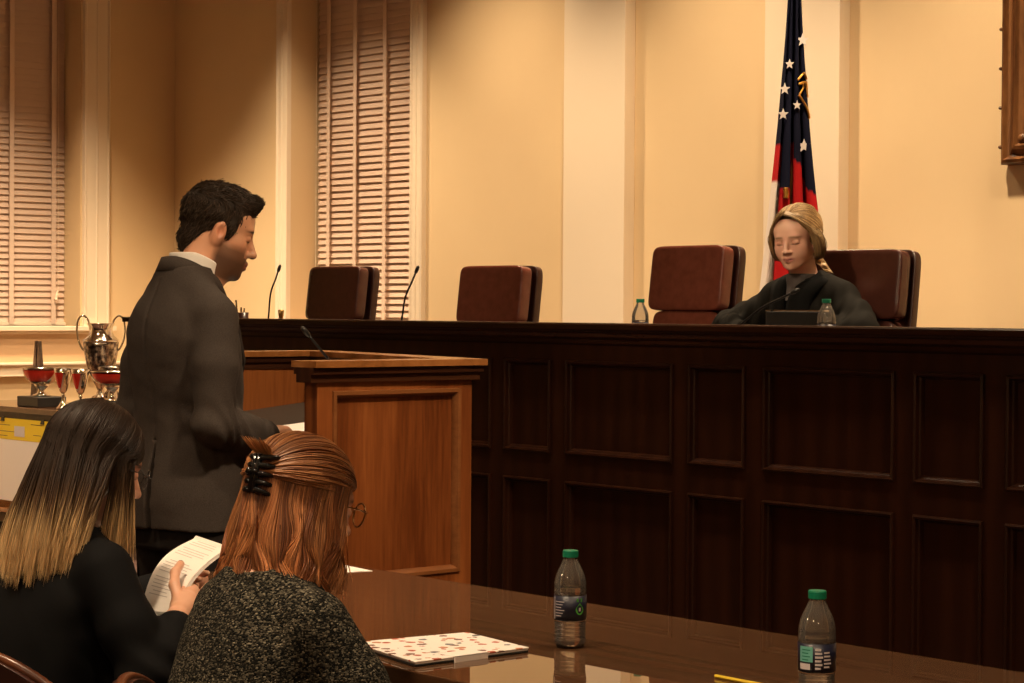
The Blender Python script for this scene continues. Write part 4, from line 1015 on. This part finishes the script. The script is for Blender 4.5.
# blazer
F = Field(axis_grid(-.36, .42, .0062), axis_grid(-.24, .42, .0062), axis_grid(.42, 1.04, .0062))
F.loft([(.44, 0, -.055, .20, .145), (.55, 0, -.05, .185, .135), (.68, 0, -.035, .165, .125), (.80, 0, -.01, .172, .128), (.88, 0, .005, .172, .115), (.94, 0, .01, .13, .09), (.99, 0, .015, .075, .065)], .03)
for s in (-1, 1): F.cap((s*.05, .005, .965), (s*.15, .005, .925), .040, .050, .03)
F.chain([(.160, .005, .915), (.225, .02, .81), (.272, .035, .715)], [.060, .056, .052], .02); F.chain([(.272, .035, .715), (.264, .085, .755), (.246, .116, .800)], [.054, .048, .040], .02)
F.chain([(-.160, .005, .915), (-.21, .06, .82), (-.24, .11, .75)], [.060, .056, .052], .02); F.chain([(-.24, .11, .75), (-.165, .24, .80), (-.125, .315, .825)], [.052, .046, .039], .02)
F.disp((-.4, -.3, .4), (.45, .5, 1.1), lambda X, Y, Z: .0035*noise3(X, Y, Z, 20, 31, 2))
F.disp((.15, -.1, .62), (.42, .2, .86), lambda X, Y, Z: .005*np.sin(80*(Z + .9*Y))*np.exp(-((Z-.74)/.05)**2 - ((Y-.05)/.07)**2))
F.build('blazer', M_blazer, w1)
F = Field(axis_grid(-.24, .24, .01), axis_grid(-.22, .56, .01), axis_grid(.04, .62, .01))
F.ell((0, -.03, .50), (.175, .15, .09), .02)
for s in (-1, 1): F.chain([(s*.09, -.02, .50), (s*.115, .40, .50), (s*.115, .42, .10)], [.095, .078, .058], .03)
F.build('trousers', M_trous, w1)
for s in (-1, 1): MB().superell((s*.115, .47, .035), (.04, .12, .034), .6, .7, 24, 12).build('shoe', M_shoe, w1, smooth=True)
# long hair
dark = np.array((.020, .0105, .0065)); mid = np.array((.085, .042, .018)); blond = np.array((.80, .55, .28))
def ombre(z):
    t = np.clip((1.125 - z)/.150, 0, 1)[..., None]; t = np.clip(t, 0, 1); return np.where(t < .5, dark + (mid-dark)*(t*2)**1.3, mid + (blond-mid)*(t*2-1)**.8)
F = Field(axis_grid(-.18, .18, .004), axis_grid(-.2, .26, .004), axis_grid(.86, 1.27, .004))
F.ell((0, -.018, .033), (.077, .093, .089), .02, 'u', HM1)
F.ell((0, .115, -.05), (.075, .090, .115), .01, 's', HM1)
F.loft([(.975, .0, -.06, .10, .035), (1.0, .0, -.04, .10, .045), (1.05, .005, .0, .092, .065), (1.10, .01, .04, .080, .08)], .03, 2.2)
ho = F.build('hair', M_hair, w1, lambda V: ombre(V[:, 2])*.75)
paths = []; cols = []
for i in range(4300):
    az = rng.uniform(.80, PI)*(1 if rng.random() < .66 else -1); lay = rng.uniform(0, 1)**.7; fr = np.clip((abs(az)-.80)/(PI-.80), 0, 1)
    s = 1 if az > 0 else -1; e = .004 + .008*lay; rr_ = np.array([.077, .094, .089]) + e
    st_ = np.array([s*.006, .085 - .17*min(1, fr*1.1) + rng.normal(0, .006), 0]); st_[2] = .033 + rr_[2]*math.sqrt(max(0, 1 - ((st_[1]+.018)/rr_[1])**2))*.985
    d0 = (st_ - np.array([0, -.018, .033]))/rr_; d0 /= np.linalg.norm(d0); d1 = ell_dir(az, -.12)
    pts = [xf(HM1, np.array([0, -.018, .033]) + rr_*slerp(d0, d1, t)) for t in (0, .25, .5, .75, 1.)]
    last = pts[-1]
    # hanging part: back hair slides down the back, front hair straight down
    if fr < .20: end = np.array([s*rng.uniform(.070, .092), last[1] + rng.uniform(-.035, .004), rng.uniform(.915, .975)])
    else:
        ex = np.sin(az)*.118 + rng.normal(0, .008); ey = -.080 - .040*(1-abs(np.sin(az))*.9) - .012*lay + .09*(1-fr)**2
        end = np.array([ex, ey, rng.uniform(.885, .955) + .035*(1-fr) + .012*math.sin(az*16)])
    m1 = last*.62 + end*.38 + np.array([0, 0, 0]); m2 = last*.28 + end*.72
    out = np.array([np.sin(az)*.012, -.006, 0])*(1 if fr > .2 else .3)
    pts += [m1 + out, m2 + out*1.0, end]
    clump = .0035*np.sin(np.array([az*19, az*23+1, 0])) ; P_ = catmull(pts, 20); w = np.linspace(0, 1, 20)[:, None]; P_ = P_ + clump*w*(.6+lay)
    paths.append(P_); cb = ombre(P_[:, 2] + rng.normal(0, .018))*rng.uniform(.65, 1.35); cols.append(cb)
strands_mesh('hair_strands', np.array(paths), .0013, np.array(cols), M_hair, ho, 3)
def glasses(parent, HM, s, m, rw=.024, rh=.021, r=.0011, y=.112):
    g = MB()
    for q in (-1, 1):
        cx_ = q*.032
        g.tube([xf(HM, np.array([cx_ + rw*math.sin(a), y - .004 - .010*q*math.sin(a)*.6, .002 + rh*math.cos(a)])*s) for a in np.linspace(0, 2*PI, 33)], r, 6, cap=False)
        g.tube([xf(HM, np.array(p)*s) for p in ((cx_ + q*rw, y-.006, .008), (q*.068, y-.035, .010), (q*.076, .0, .008), (q*.074, -.02, -.01))], r, 6)
    g.tube([xf(HM, np.array(p)*s) for p in ((-.009, y, .006), (0, y+.004, .009), (.009, y, .006))], r, 6)
    return g.build('glasses', m, parent, smooth=True)
glasses(w1, HM1, .97, M_black)

# ================= the woman in tweed
W2L = np.array([-3.14, 2.14, 0])
w2 = empty('person', tuple(W2L), 0, 'seated woman with clipped auburn hair and glasses in a speckled knit sweater', 'person')
HM2 = frame((-.012, .135, 1.085), math.radians(0), math.radians(-14))
F = Field(axis_grid(-.34, .36, .012, [(-.10, .11, .003)]), axis_grid(-.2, .62, .013, [(.02, .26, .003)]), axis_grid(.04, 1.23, .013, [(.95, 1.23, .003)]))
head_sdf(F, HM2, .97, True, .95)
F.cap((-.01, .09, 1.03), (0, .02, .93), .048, .055, .03)
F.loft([(.42, 0, -.05, .16, .11), (.55, 0, -.04, .15, .10), (.70, 0, -.01, .13, .095), (.83, 0, .02, .13, .085), (.91, 0, .025, .10, .06), (.96, 0, .04, .055, .045)], .04)
for s in (-1, 1):
    F.chain([(s*.09, 0, .47), (s*.11, .40, .47), (s*.11, .42, .08)], [.09, .065, .04], .03); F.cap((s*.11, .42, .06), (s*.11, .52, .04), .03, .025, .02)
    F.chain([(s*.135, .03, .90), (s*.20, .11, .70), (s*.09, .26, .60)], [.045, .04, .025], .03)
hr = rel_hand((.095, .265, .592), (-.8, .5, -.2), (0, .7, .3), skin_w, .35, True); hl = rel_hand((-.095, .265, .600), (.8, .5, -.1), (0, .7, .3), skin_w, .35, False)
F.build('body', M_skin, w2, face_cols(HM2, skin_w, (.42, .12, .10), (.06, .025, .012), .97), [hr, hl])
F = Field(axis_grid(-.38, .38, .0062), axis_grid(-.24, .42, .0062), axis_grid(.40, 1.02, .0062))
F.loft([(.42, 0, -.06, .205, .15), (.55, 0, -.05, .20, .145), (.68, .018, -.02, .172, .138), (.79, .022, .005, .168, .135), (.87, .022, .02, .160, .122), (.925, .012, .03, .128, .10), (.975, 0, .045, .080, .070)], .03)
for s in (-1, 1):
    q_ = .012 if s > 0 else .052
    F.cap((s*.05+.005, .03, .935), (s*.140+q_, .03, .895), .045, .056, .03)
    F.chain([(s*.152+q_, .03, .885), (s*.192+q_, .075, .79), (s*.216+q_, .12, .705)], [.067, .064, .058], .02); F.chain([(s*.228+.01, .12, .705), (s*.17, .22, .63), (s*.11, .255, .60)], [.056, .050, .042], .02)
F.disp((-.4, -.3, .4), (.45, .5, 1.1), lambda X, Y, Z: .0035*noise3(X, Y, Z, 18, 41, 2))
F.fn((-.1, -.1, .93), (.1, .15, 1.05), lambda X, Y, Z: np.sqrt(X**2 + (Y-.045)**2) - .055 + 0*Z, .006, 's')
F.build('sweater', M_tweed, w2)
F = Field(axis_grid(-.24, .24, .01), axis_grid(-.22, .56, .01), axis_grid(.04, .62, .01))
F.ell((0, -.03, .50), (.175, .15, .09), .02)
for s in (-1, 1): F.chain([(s*.09, -.02, .50), (s*.115, .40, .50), (s*.115, .42, .10)], [.095, .078, .058], .03)
F.build('trousers', M_trous, w2)
for s in (-1, 1): MB().superell((s*.115, .47, .035), (.04, .12, .034), .6, .7, 24, 12).build('shoe', M_shoe, w2, smooth=True)
aub = np.array((.135, .041, .013)); aub2 = np.array((.42, .185, .070)); aubd = np.array((.055, .016, .007))
F = Field(axis_grid(-.2, .2, .004), axis_grid(-.08, .32, .004), axis_grid(.88, 1.24, .004))
F.ell((0, -.020, .030), (.082, .102, .088), .02, 'u', HM2)
F.ell((0, .125, -.03), (.062, .075, .085), .01, 's', HM2)
F.loft([(.975, -.012, .080, .088, .078), (1.0, -.012, .085, .092, .085), (1.03, -.012, .095, .090, .090), (1.08, -.012, .11, .084, .09)], .03, 2.1)
F.fn((-.15, .16, .9), (.15, .35, 1.14), lambda X, Y, Z: np.sqrt((X+.012)**2 + (Y-.26)**2)-.088 + 0*Z, .01, 's')
F.disp((-.3, -.1, .8), (.3, .4, 1.3), lambda X, Y, Z: .003*noise3(X, Y, Z*.3, 60, 8, 2))
ho = F.build('hair', M_hair, w2, lambda V: np.tile(aubd, (len(V), 1)))
paths = []; cols = []; c0 = np.array([0, -.020, .030]); rr0 = np.array([.083, .103, .089])
clipd = (np.array([.012, -.100, .036]) - c0)/rr0; clipd /= np.linalg.norm(clipd)
for i in range(2300):       # upper half, gathered into the clip
    az = rng.uniform(-1.75, 1.75); el = rng.uniform(.12, 1.3) if abs(az) < 1.1 else rng.uniform(.0, .9)
    lay = rng.uniform(0, 1); d0 = ell_dir(az, el); rr_ = rr0 + .002 + .007*lay
    tt_ = np.linspace(0, 1, 16); P_ = []
    for t in tt_:
        q = slerp(d0, clipd, t); sag = -.10*math.sin(PI*t)*(1-el/1.4)*.6; q = q + np.array([0, 0, sag]); q /= np.linalg.norm(q)
        P_.append(c0 + rr_*q*(1 + .03*math.sin(PI*t)) + np.array([0, -.010*max(0, t-.85)*6, 0]))
    P_ = xf(HM2, np.array(P_)); P_ = P_ + .0022*np.sin(np.array([az*31, az*27+el*20, el*33]))*np.sin(PI*tt_)[:, None]
    k = .5 + .5*math.sin(az*17 + el*9 + rng.normal(0, .7)); cc = (aub*(1-k*.75) + aub2*k*.75)*rng.uniform(.65, 1.3)
    paths.append(catmull(P_, 20)); cols.append(np.tile(cc, (20, 1)))
for i in range(4200):       # lower half, falling in loose waves to the shoulders
    az = rng.uniform(.98, PI)*(1 if rng.random() < .55 else -1); lay = rng.uniform(0, 1); fr = (abs(az)-.98)/(PI-.98); s = 1 if az > 0 else -1
    e0 = rng.uniform(.0, .22) if fr > .25 else rng.uniform(.15, .5)
    p0 = c0 + (rr0+.004+.006*lay)*ell_dir(az, e0); p1 = c0 + (rr0+.007+.008*lay)*ell_dir(az, -.35)
    p0, p1 = xf(HM2, p0), xf(HM2, p1)
    zl = rng.uniform(.915, .955) + .018*math.sin(az*7) - .012*(fr < .2)
    end = np.array([-.012 + math.sin(az)*(.118+.008*lay), .068 + math.cos(az)*.098*(1.0 if az < 0 else .95), zl])
    if fr < .25: end[1] = p1[1] - .022 + rng.normal(0, .006); end[0] = -.012 + s*(.088 + .008*lay)
    wv = .014*math.sin(az*8); ndir = np.array([math.cos(az)*s, -math.sin(az)*s, 0])
    m1 = p1*.6 + end*.4 + ndir*wv + np.array([math.sin(az), math.cos(az), 0])*.004; m2 = p1*.25 + end*.75 - ndir*wv*1.1 - np.array([math.sin(az), math.cos(az), 0])*.003
    P_ = catmull([p0, p1, m1, m2, end], 20)
    k = .5 + .5*math.sin(az*13 + rng.normal(0, .8)); w = np.linspace(0, 1, 20)[:, None]
    P_ = P_ + ndir*(.007*np.sin(az*11 + 7*w)*w) + np.array([math.sin(az), math.cos(az), 0])*(.006*np.sin(az*17 + 9*w)*w)
    cc = (aubd*(.5-.5*math.cos(az*11)) + aub*(1-k*.6) + aub2*k*.8)*rng.uniform(.45, 1.35)*(.9 + .5*w)  # per-clump contrast puts the darker shading between locks into the colour
    paths.append(P_); cols.append(cc)
cp = xf(HM2, (.014, -.108, .034))
for i in range(260):        # tuft sticking out above the clip, tail below it
    a = rng.uniform(-1, 1); u = rng.uniform(0, 1)
    if i < 110: pts = [cp + np.array([a*.012, .012, 0]), cp + np.array([a*.018, .004, .030]), cp + np.array([a*.026, -.006-.012*u, .050]), cp + np.array([a*.034, -.016-.02*u, .058+.016*u])]
    else: pts = [cp + np.array([a*.012, .006, -.01]), cp + np.array([a*.02, -.016, -.04]), cp + np.array([a*.03, -.024+.01*u, -.085]), cp + np.array([a*.035, -.008-.02*u, -.135-.03*u])]
    paths.append(catmull(pts, 20)); cols.append(np.tile((aub*.5 + aub2*.9)*rng.uniform(.6, 1.4), (20, 1)))
strands_mesh('hair_strands', np.array(paths), .0013, np.array(cols), M_hair, ho, 3)
# claw clip
g = MB()
M_clip = mat('glossy_black_clip', (.006, .006, .006), .08)
R3 = HM2[:3, :3]
for s in (-1, 1):
    for k in range(5):
        z = -.030 + .015*k
        g.tube(catmull([cp + R3 @ np.array([0, -.020, z]), cp + R3 @ np.array([s*.020, -.026, z]), cp + R3 @ np.array([s*.030, -.014, z*1.1]), cp + R3 @ np.array([s*.032, .006, z*1.2])], 10), [.0065, .0062, .006, .0056, .0052, .0048, .0044, .004, .0034, .0026], 8)
    g.tube([cp + R3 @ np.array([s*.006, -.025, -.036]), cp + R3 @ np.array([s*.006, -.027, .036])], .0055, 8)
    g.tube([cp + R3 @ np.array([s*.006, -.026, .0]), cp + R3 @ np.array([s*.012, -.038, .004])], .006, 8)
g.build('hair_clip', M_clip, w2, smooth=True)['label'] = 'black plastic claw clip'
glasses(w2, HM2, .97, mat('bronze_rim', (.28,.15,.06), .3, 1), .025, .023, .0017, .113)

# ================= the judge
J0 = (-5.28, 6.15, .56)
jd = empty('person', J0, PI, 'seated woman with blonde hair in a black judicial robe, looking down', 'person')
HMJ = frame((-.008, .045, 1.167), math.radians(18), math.radians(-13), math.radians(3))
F = Field(axis_grid(-.38, .38, .012, [(-.11, .11, .0024)]), axis_grid(-.26, .56, .013, [(-.06, .19, .0024)]), axis_grid(.04, 1.30, .013, [(1.02, 1.30, .0024)]))
SJ = np.array([1.05, .98, .90])
head_sdf(F, HMJ, SJ, True, .9)
for q in (-1, 1): F.ell((q*.040, .044, -.040), (.024, .026, .026), .02, 'u', HMJ)
F.cap((.0, .01, 1.11), (0, -.04, .97), .050, .056, .03)
F.loft([(.44, 0, -.14, .16, .11), (.60, 0, -.12, .15, .10), (.75, 0, -.09, .13, .095), (.88, 0, -.06, .14, .095), (.95, 0, -.05, .12, .07), (1.0, 0, -.04, .07, .05)], .04)
for s in (-1, 1): F.chain([(s*.09, -.08, .50), (s*.11, .34, .50), (s*.11, .36, .08)], [.09, .065, .04], .03); F.cap((s*.11, .36, .06), (s*.11, .46, .04), .03, .025, .02)
F.chain([(.15, -.05, .94), (.27, .08, .79), (.13, .24, .77)], [.045, .04, .025], .03); F.chain([(-.15, -.05, .94), (-.29, .02, .78), (-.15, .22, .77)], [.045, .04, .025], .03)
skin_j = (.74, .44, .33)
hr = rel_hand((.12, .255, .772), (-.6, .8, 0), (-.8, -.2, .3), skin_j, .3, True); hl = rel_hand((-.14, .235, .772), (.6, .8, 0), (.8, -.2, .3), skin_j, .3, False)
F.build('body', M_skin, jd, face_cols(HMJ, skin_j, (.50, .20, .18), (.36, .21, .13), SJ, 0, browz=.025, pink=.3), [hr, hl])
F = Field(axis_grid(-.44, .44, .0065), axis_grid(-.32, .44, .0065), axis_grid(.10, 1.05, .008, [(.7, 1.05, .0055)]))
F.loft([(.12, 0, .02, .20, .24), (.40, 0, -.02, .20, .24), (.56, 0, -.12, .19, .16), (.70, 0, -.10, .185, .145), (.82, 0, -.075, .19, .14), (.90, 0, -.06, .175, .125), (.965, 0, -.05, .135, .09), (1.015, 0, -.035, .085, .07)], .03)
for s in (-1, 1): F.cap((s*.05, -.05, 1.000), (s*.165, -.045, .950), .050, .060, .03)
F.chain([(.165, -.045, .93), (.24, .02, .86), (.29, .09, .80)], [.062, .068, .070], .03); F.chain([(.29, .09, .82), (.20, .18, .81), (.15, .235, .79)], [.066, .058, .045], .03)
F.chain([(-.165, -.045, .93), (-.25, -.02, .86), (-.315, .03, .80)], [.062, .070, .072], .03); F.chain([(-.315, .03, .81), (-.24, .14, .81), (-.17, .215, .79)], [.068, .060, .045], .03)
F.disp((-.45, -.4, .1), (.45, .5, 1.1), lambda X, Y, Z: .0060*noise3(X, Y, Z, 17, 51, 2) + .0072*np.sin(120*X + 30*Y + 5*np.sin(9*Z) + 18*Z)*np.clip((.99-Z)/.12, 0, 1)*np.exp(-((np.abs(X)-.22)/.10)**2))
F.fn((-.12, -.12, .92), (.12, .2, 1.1), lambda X, Y, Z: np.maximum(np.sqrt(X**2 + (Y+.015)**2) - .058, .955 - Z), .006, 's')
F.build('robe', M_robe, jd)
# velvet front bands and yoke
cv = [(-.066, -.062, 1.035), (-.082, -.005, 1.022), (-.060, .055, .985), (-.040, .085, .93), (-.036, .098, .86), (-.036, .10, .76)]
for s in (-1, 1):
    c_ = catmull([(s*-x, y, z) for x, y, z in cv], 26); vs = []
    for i, p in enumerate(c_):
        w = min(1, .35 + i/12); t = c_[min(i+1, 25)] - c_[max(i-1, 0)]; t /= np.linalg.norm(t)
        od = np.cross(t, np.array([0, .25, 1.])) if False else np.array([s*1., -.25, -.25*(1-w)]); od /= np.linalg.norm(od)
        vs += [p + np.array([-s*.030*w, .004, .004]), p + np.array([0, .014, .006]), p + od*.060*w + np.array([0, -.002, -.004]), p + od*.055*w + np.array([0, -.035, -.02]), p + np.array([-s*.02*w, -.03, -.01])]
    fs = [(i*5+k, i*5+(k+1) % 5, (i+1)*5+(k+1) % 5, (i+1)*5+k) for i in range(25) for k in range(5)]
    MB().add(vs, fs).build('velvet_band', M_velvet, jd, fixn=True, smooth=True)
F = Field(axis_grid(-.12, .12, .004), axis_grid(-.1, .14, .004), axis_grid(.92, 1.06, .004))
F.loft([(.93, 0, -.0, .085, .075), (.98, 0, -.01, .066, .062), (1.035, 0, -.004, .060, .060)], .01, 2.1)
F.build('blouse', mat('grey_blouse', (.07,.06,.06), .8), jd)
# blonde hair, parted and drawn back
F = Field(*[np.arange(a, b_, .0035).astype(np.float32) for a, b_ in ((-.16, .16), (-.16, .18), (1.0, 1.31))])
E = lambda c, r, k=.02, op='u': F.ell(c, r, k, op, HMJ)
E((0, -.024, .034), (.080, .097, .089)); E((0, .115, -.026), (.062, .095, .090), .010, 's')
E((-.01, -.075, -.055), (.05, .030, .045), .03); E((-.082, -.022, -.020), (.014, .042, .062), .02); E((.076, -.030, -.020), (.014, .040, .056), .02)
hb = np.array((.20, .115, .045)); hb2 = np.array((.60, .40, .19))
ho = F.build('hair', M_hair, jd, lambda V: np.tile(hb*.6, (len(V), 1)))
paths = []; cols = []; c0 = np.array([0, -.022, .034]); rr0 = np.array([.080, .099, .089])
dend = ell_dir(PI + .12, -.75)
for i in range(3600):
    s = rng.uniform(-1, 1); u = rng.uniform(0, 1)**1.5; lay = rng.uniform(0, 1)
    eh = .86 - .74*abs(s)**1.7; d0 = ell_dir(s*1.22*(1+.35*u), eh + u*(1.45-eh)*.9)
    out = 1 + (.10*lay + .05 if s < -.05 else .03*lay)*(.4 + .6*abs(s)); droop = (.30 if s < 0 else .16)*abs(s)
    P_ = []
    for t in np.linspace(0, 1, 9):
        q = slerp(d0, dend, t); q = q + np.array([0, .05 if s < 0 else 0, -droop])*math.sin(PI*min(1, t*1.15)); q /= np.linalg.norm(q)
        k_ = 1 + (out-1)*math.sin(PI*min(1, t*1.2+.12))
        P_.append(c0 + (rr0 + .002 + .006*lay)*q*k_)
    P_ = xf(HMJ, np.array(P_)); k = .5 + .5*math.sin(s*21 + u*4 + rng.normal(0, .7))
    paths.append(catmull(P_, 18)); cols.append(np.tile((hb*(1-k) + hb2*k)*rng.uniform(.7, 1.25), (18, 1)))
for i in range(1900):    # locks framing the face
    s = 1 if rng.random() < .42 else -1; u, a = rng.uniform(0, 1, 2); o_ = .008*u + (.012*u if s < 0 else .002)
    pts = [(.008 + s*.004, .066-.060*a, .108+.006*a+.003*u), (s*(.036), .069-.070*a, .092+.006*a+.003*u), (s*(.066+o_*.7), .046-.055*a, .052), (s*(.081+o_*1.3), .034-.050*a, .012), (s*(.083+o_*1.5), .026-.045*a, -.034), (s*(.076+o_), .004-.035*a, -.074), (s*.040-.01, -.072, -.095)]
    k = .5 + .5*math.sin(a*15 + u*3); P_ = catmull(xf(HMJ, np.array(pts) + rng.normal(0, .0022, (7, 3))), 18)
    paths.append(P_); cols.append(np.tile((hb*(1-k) + hb2*k*.75)*rng.uniform(.5, 1.05), (18, 1)))
for i in range(260):    # pony tail swept to her left shoulder
    a, u = rng.uniform(-1, 1, 2); pts = [(-.03+.012*a, -.09+.01*u, -.08), (-.050+.015*a, -.085+.015*u, -.105), (-.072+.012*u, -.075+.014*a, -.125+.006*a), (-.096+.014*a, -.062+.010*u, -.150+.008*u)]
    paths.append(catmull(xf(HMJ, np.array(pts)), 18)); cols.append(np.tile((hb*.4+hb2*.7)*rng.uniform(.7, 1.2), (18, 1)))
strands_mesh('hair_strands', np.array(paths), .0014, np.array(cols), M_hair, ho, 3)

# ================= the booklet the seated woman holds
bk = empty('stapled_document', (-3.83, 2.34, .80), 0, 'open white stapled document held by the woman in the black blazer', 'document')
A_, B_, C_, D_ = [np.array(p) for p in ((-3.831, 2.341, .808), (-3.634, 2.292, .826), (-3.907, 2.526, .945), (-3.712, 2.476, .945))]
def page(u, v, off):   # u across, v up the sheet, bulging in the middle
    p = (1-u)*(1-v)*A_ + u*(1-v)*B_ + (1-u)*v*C_ + u*v*D_
    n_ = np.cross(B_-A_, C_-A_); n_ /= np.linalg.norm(n_)
    return p + n_*(.030*math.sin(PI*min(1, v*1.05))*(1-.45*u) + off - .004*u) - np.array([-3.83, 2.34, .80])
def leaf(off, name, u0=0, u1=1, v0=0, v1=1, th=.0006, m=M_paper):
    b = MB(); nu, nv = 10, 20; vs = []
    for o2 in (0, th):
        for j in range(nv+1):
            for i in range(nu+1): vs.append(page(u0+(u1-u0)*i/nu, v0+(v1-v0)*j/nv, off+o2))
    n1 = (nu+1)*(nv+1); fs = []
    for j in range(nv):
        for i in range(nu):
            q = (j*(nu+1)+i, j*(nu+1)+i+1, (j+1)*(nu+1)+i+1, (j+1)*(nu+1)+i); fs.append(tuple(x+n1 for x in q)); fs.append(q[::-1])
    for i in range(nu): fs.append((i, i+1, i+1+n1, i+n1)); q = nv*(nu+1)+i; fs.append((q+1, q, q+n1, q+1+n1))
    for j in range(nv): a = j*(nu+1); c = a+nu+1; fs.append((c, a, a+n1, c+n1)); a += nu; c += nu; fs.append((a, c, c+n1, a+n1))
    return b.add(vs, fs).build(name, m, bk, smooth=False)
for k in range(5): leaf(-.0055+.0012*k, 'page', 0, 1, -.012*(k % 3), 1-.01*(k % 2))
leaf(.0012, 'top_page')
rr = random.Random(5)
for k in range(22):
    v = .93 - k*.037
    if k in (3, 8, 9, 15): continue
    leaf(.0024, 'text_line', .12 + (.08 if k % 5 == 0 else 0), .5+rr.uniform(.1, .38), v, v+.008, .0001, M_ink)

wood_chair((-3.645, 1.85, 0), math.radians(14), 'curved cherry wood chair back at the lower left behind the blazer woman', .805)
wood_chair((-3.12, 1.905, 0), math.radians(-38), 'cherry wood chair of the tweed woman, only its crest showing', .80)
# ------------------------------------------------------------------ lights
def lamp(kind, name, loc, energy, col, target=None, **kw):
    L = bpy.data.lights.new(name, kind); L.energy = energy; L.color = col
    for k, v in kw.items(): setattr(L, k, v)
    o = bpy.data.objects.new(name, L); COL.objects.link(o); o.location = loc
    if target is not None: o.rotation_euler = (Vector(target)-Vector(loc)).to_track_quat('-Z', 'Y').to_euler()
    return o
WARM = (1, .74, .465)
M_lampface = mat('lamp_diffuser', (.9,.85,.75), .5, 0, Emission_Color=(1,.78,.5,1), Emission_Strength=3)
def downlight(x, y, energy, half, blend, label, target=None, size=.05, col=WARM):
    r = empty('recessed_downlight', (x, y, ZC), 0, label, 'ceiling light', 'recessed ceiling downlights')
    MB().lathe([(.07, 0), (.10, 0), (.10, -.012), (.07, -.012)], (0,0,0), 24).build('trim_ring', M_trim, r, smooth=False)
    MB().lathe([(0, -.003), (.069, -.003)], (0,0,0), 24).build('diffuser', M_lampface, r)
    lamp('SPOT', 'spot', (x, y, ZC-.03), energy, col, target or (x, y, 0), spot_size=2*half, spot_blend=blend, shadow_soft_size=size)
for x, e, h in ((-10.75, 1050, 42), (-9.1, 810, 45), (-7.4, 810, 46), (-5.75, 810, 46), (-4.1, 810, 46), (-2.4, 810, 46)): downlight(x, 7.05, e, math.radians(h), .9, 'ceiling downlight washing the back wall', size=.1)
downlight(-11.6, 6.5, 1200, math.radians(40), .9, 'ceiling downlight washing the left corner', size=.1)
for x, y, e, h, tg in ((-9.4, 3.2, 1500, 26, (-11.7, 6.3, .6)), (-5.4, 4.5, 380, 40, None), (-1.7, 3.4, 1050, 25, (-4.9, 3.5, 1.0)), (-2.6, 4.5, 350, 45, None), (-4.0, .9, 1150, 9.5, (-5.5, 6.2, 1.80)), (-7.0, .9, 800, 9.5, (-7.8, 6.3, 1.75))): downlight(x, y, e, math.radians(h), .9, 'unseen ceiling downlight, in a set mostly added as aimed fill', tg, size=.2)
for x, e in ((-6.4, 560), (-3.4, 640), (-.6, 700)): downlight(x, 1.3, e, math.radians(48), .9, 'ceiling downlight above the counsel tables', size=.15)
def pendant(x, y, z, energy, label):  # unseen lamps added behind the camera to light upright faces
    r = empty('added_fill_pendant', (x, y, z), 0, label, 'ceiling light', 'unseen globe pendant lamps added as fill light')
    MB().tube([(0, 0, .16), (0, 0, ZC-z)], .008, 8).build('rod', M_brass, r)
    MB().lathe([(.03, .15), (.06, .16), (.06, .175), (.02, .19), (0, .19)], (0,0,0), 20).build('canopy', M_brass, r, smooth=True)
    sh = MB().superell((0, 0, 0), (.15, .15, .15), 1, 1, 24, 16).build('globe_shade', M_lampface, r, smooth=True)
    sh.visible_shadow = True
    lamp('POINT', 'fill_bulb', (x, y, z-.17), energy, WARM, None, shadow_soft_size=.14)
for x, y, e in ((1.6, -.6, 60), (-1.4, -1.6, 70), (-5.6, -1.6, 60)): pendant(x, y, 3.3, e, 'unseen globe pendant lamp added as fill light')
w = bpy.data.worlds.new('World'); S.world = w; w.use_nodes = True
w.node_tree.nodes['Background'].inputs['Color'].default_value = (1, .7, .42, 1); w.node_tree.nodes['Background'].inputs['Strength'].default_value = .05

# ------------------------------------------------------------------ camera
cd = bpy.data.cameras.new('Camera'); cam = bpy.data.objects.new('Camera', cd); COL.objects.link(cam)
cd.sensor_width = 36; cd.lens = 2084/1024*36; cd.clip_start = .05; cd.clip_end = 100
fwv = Vector((-.7493, .6623, 0)).normalized(); rtv = Vector((.6623, .7493, 0)).normalized(); up = Vector((0, 0, 1))
p = math.radians(.877); fwd = fwv*math.cos(p) - up*math.sin(p); upv = up*math.cos(p) + fwv*math.sin(p)
rl = math.radians(.375); r2 = rtv*math.cos(rl) + upv*math.sin(rl); u2 = upv*math.cos(rl) - rtv*math.sin(rl)
Mx = Matrix((r2, u2, -fwd)).transposed().to_4x4(); Mx.translation = (0, 0, 1.45); cam.matrix_world = Mx
S.camera = cam
cd.dof.use_dof = False
S.view_settings.view_transform = 'Standard'; S.view_settings.look = 'None'; S.view_settings.gamma = 1; S.view_settings.exposure = 0.08
S.view_settings.use_curve_mapping = False
S.cycles.max_bounces = 10; S.cycles.transmission_bounces = 10; S.cycles.glossy_bounces = 5; S.cycles.diffuse_bounces = 4
S.cycles.transparent_max_bounces = 8; S.cycles.caustics_reflective = False; S.cycles.caustics_refractive = False; S.cycles.sample_clamp_indirect = 4; S.cycles.use_denoising = True
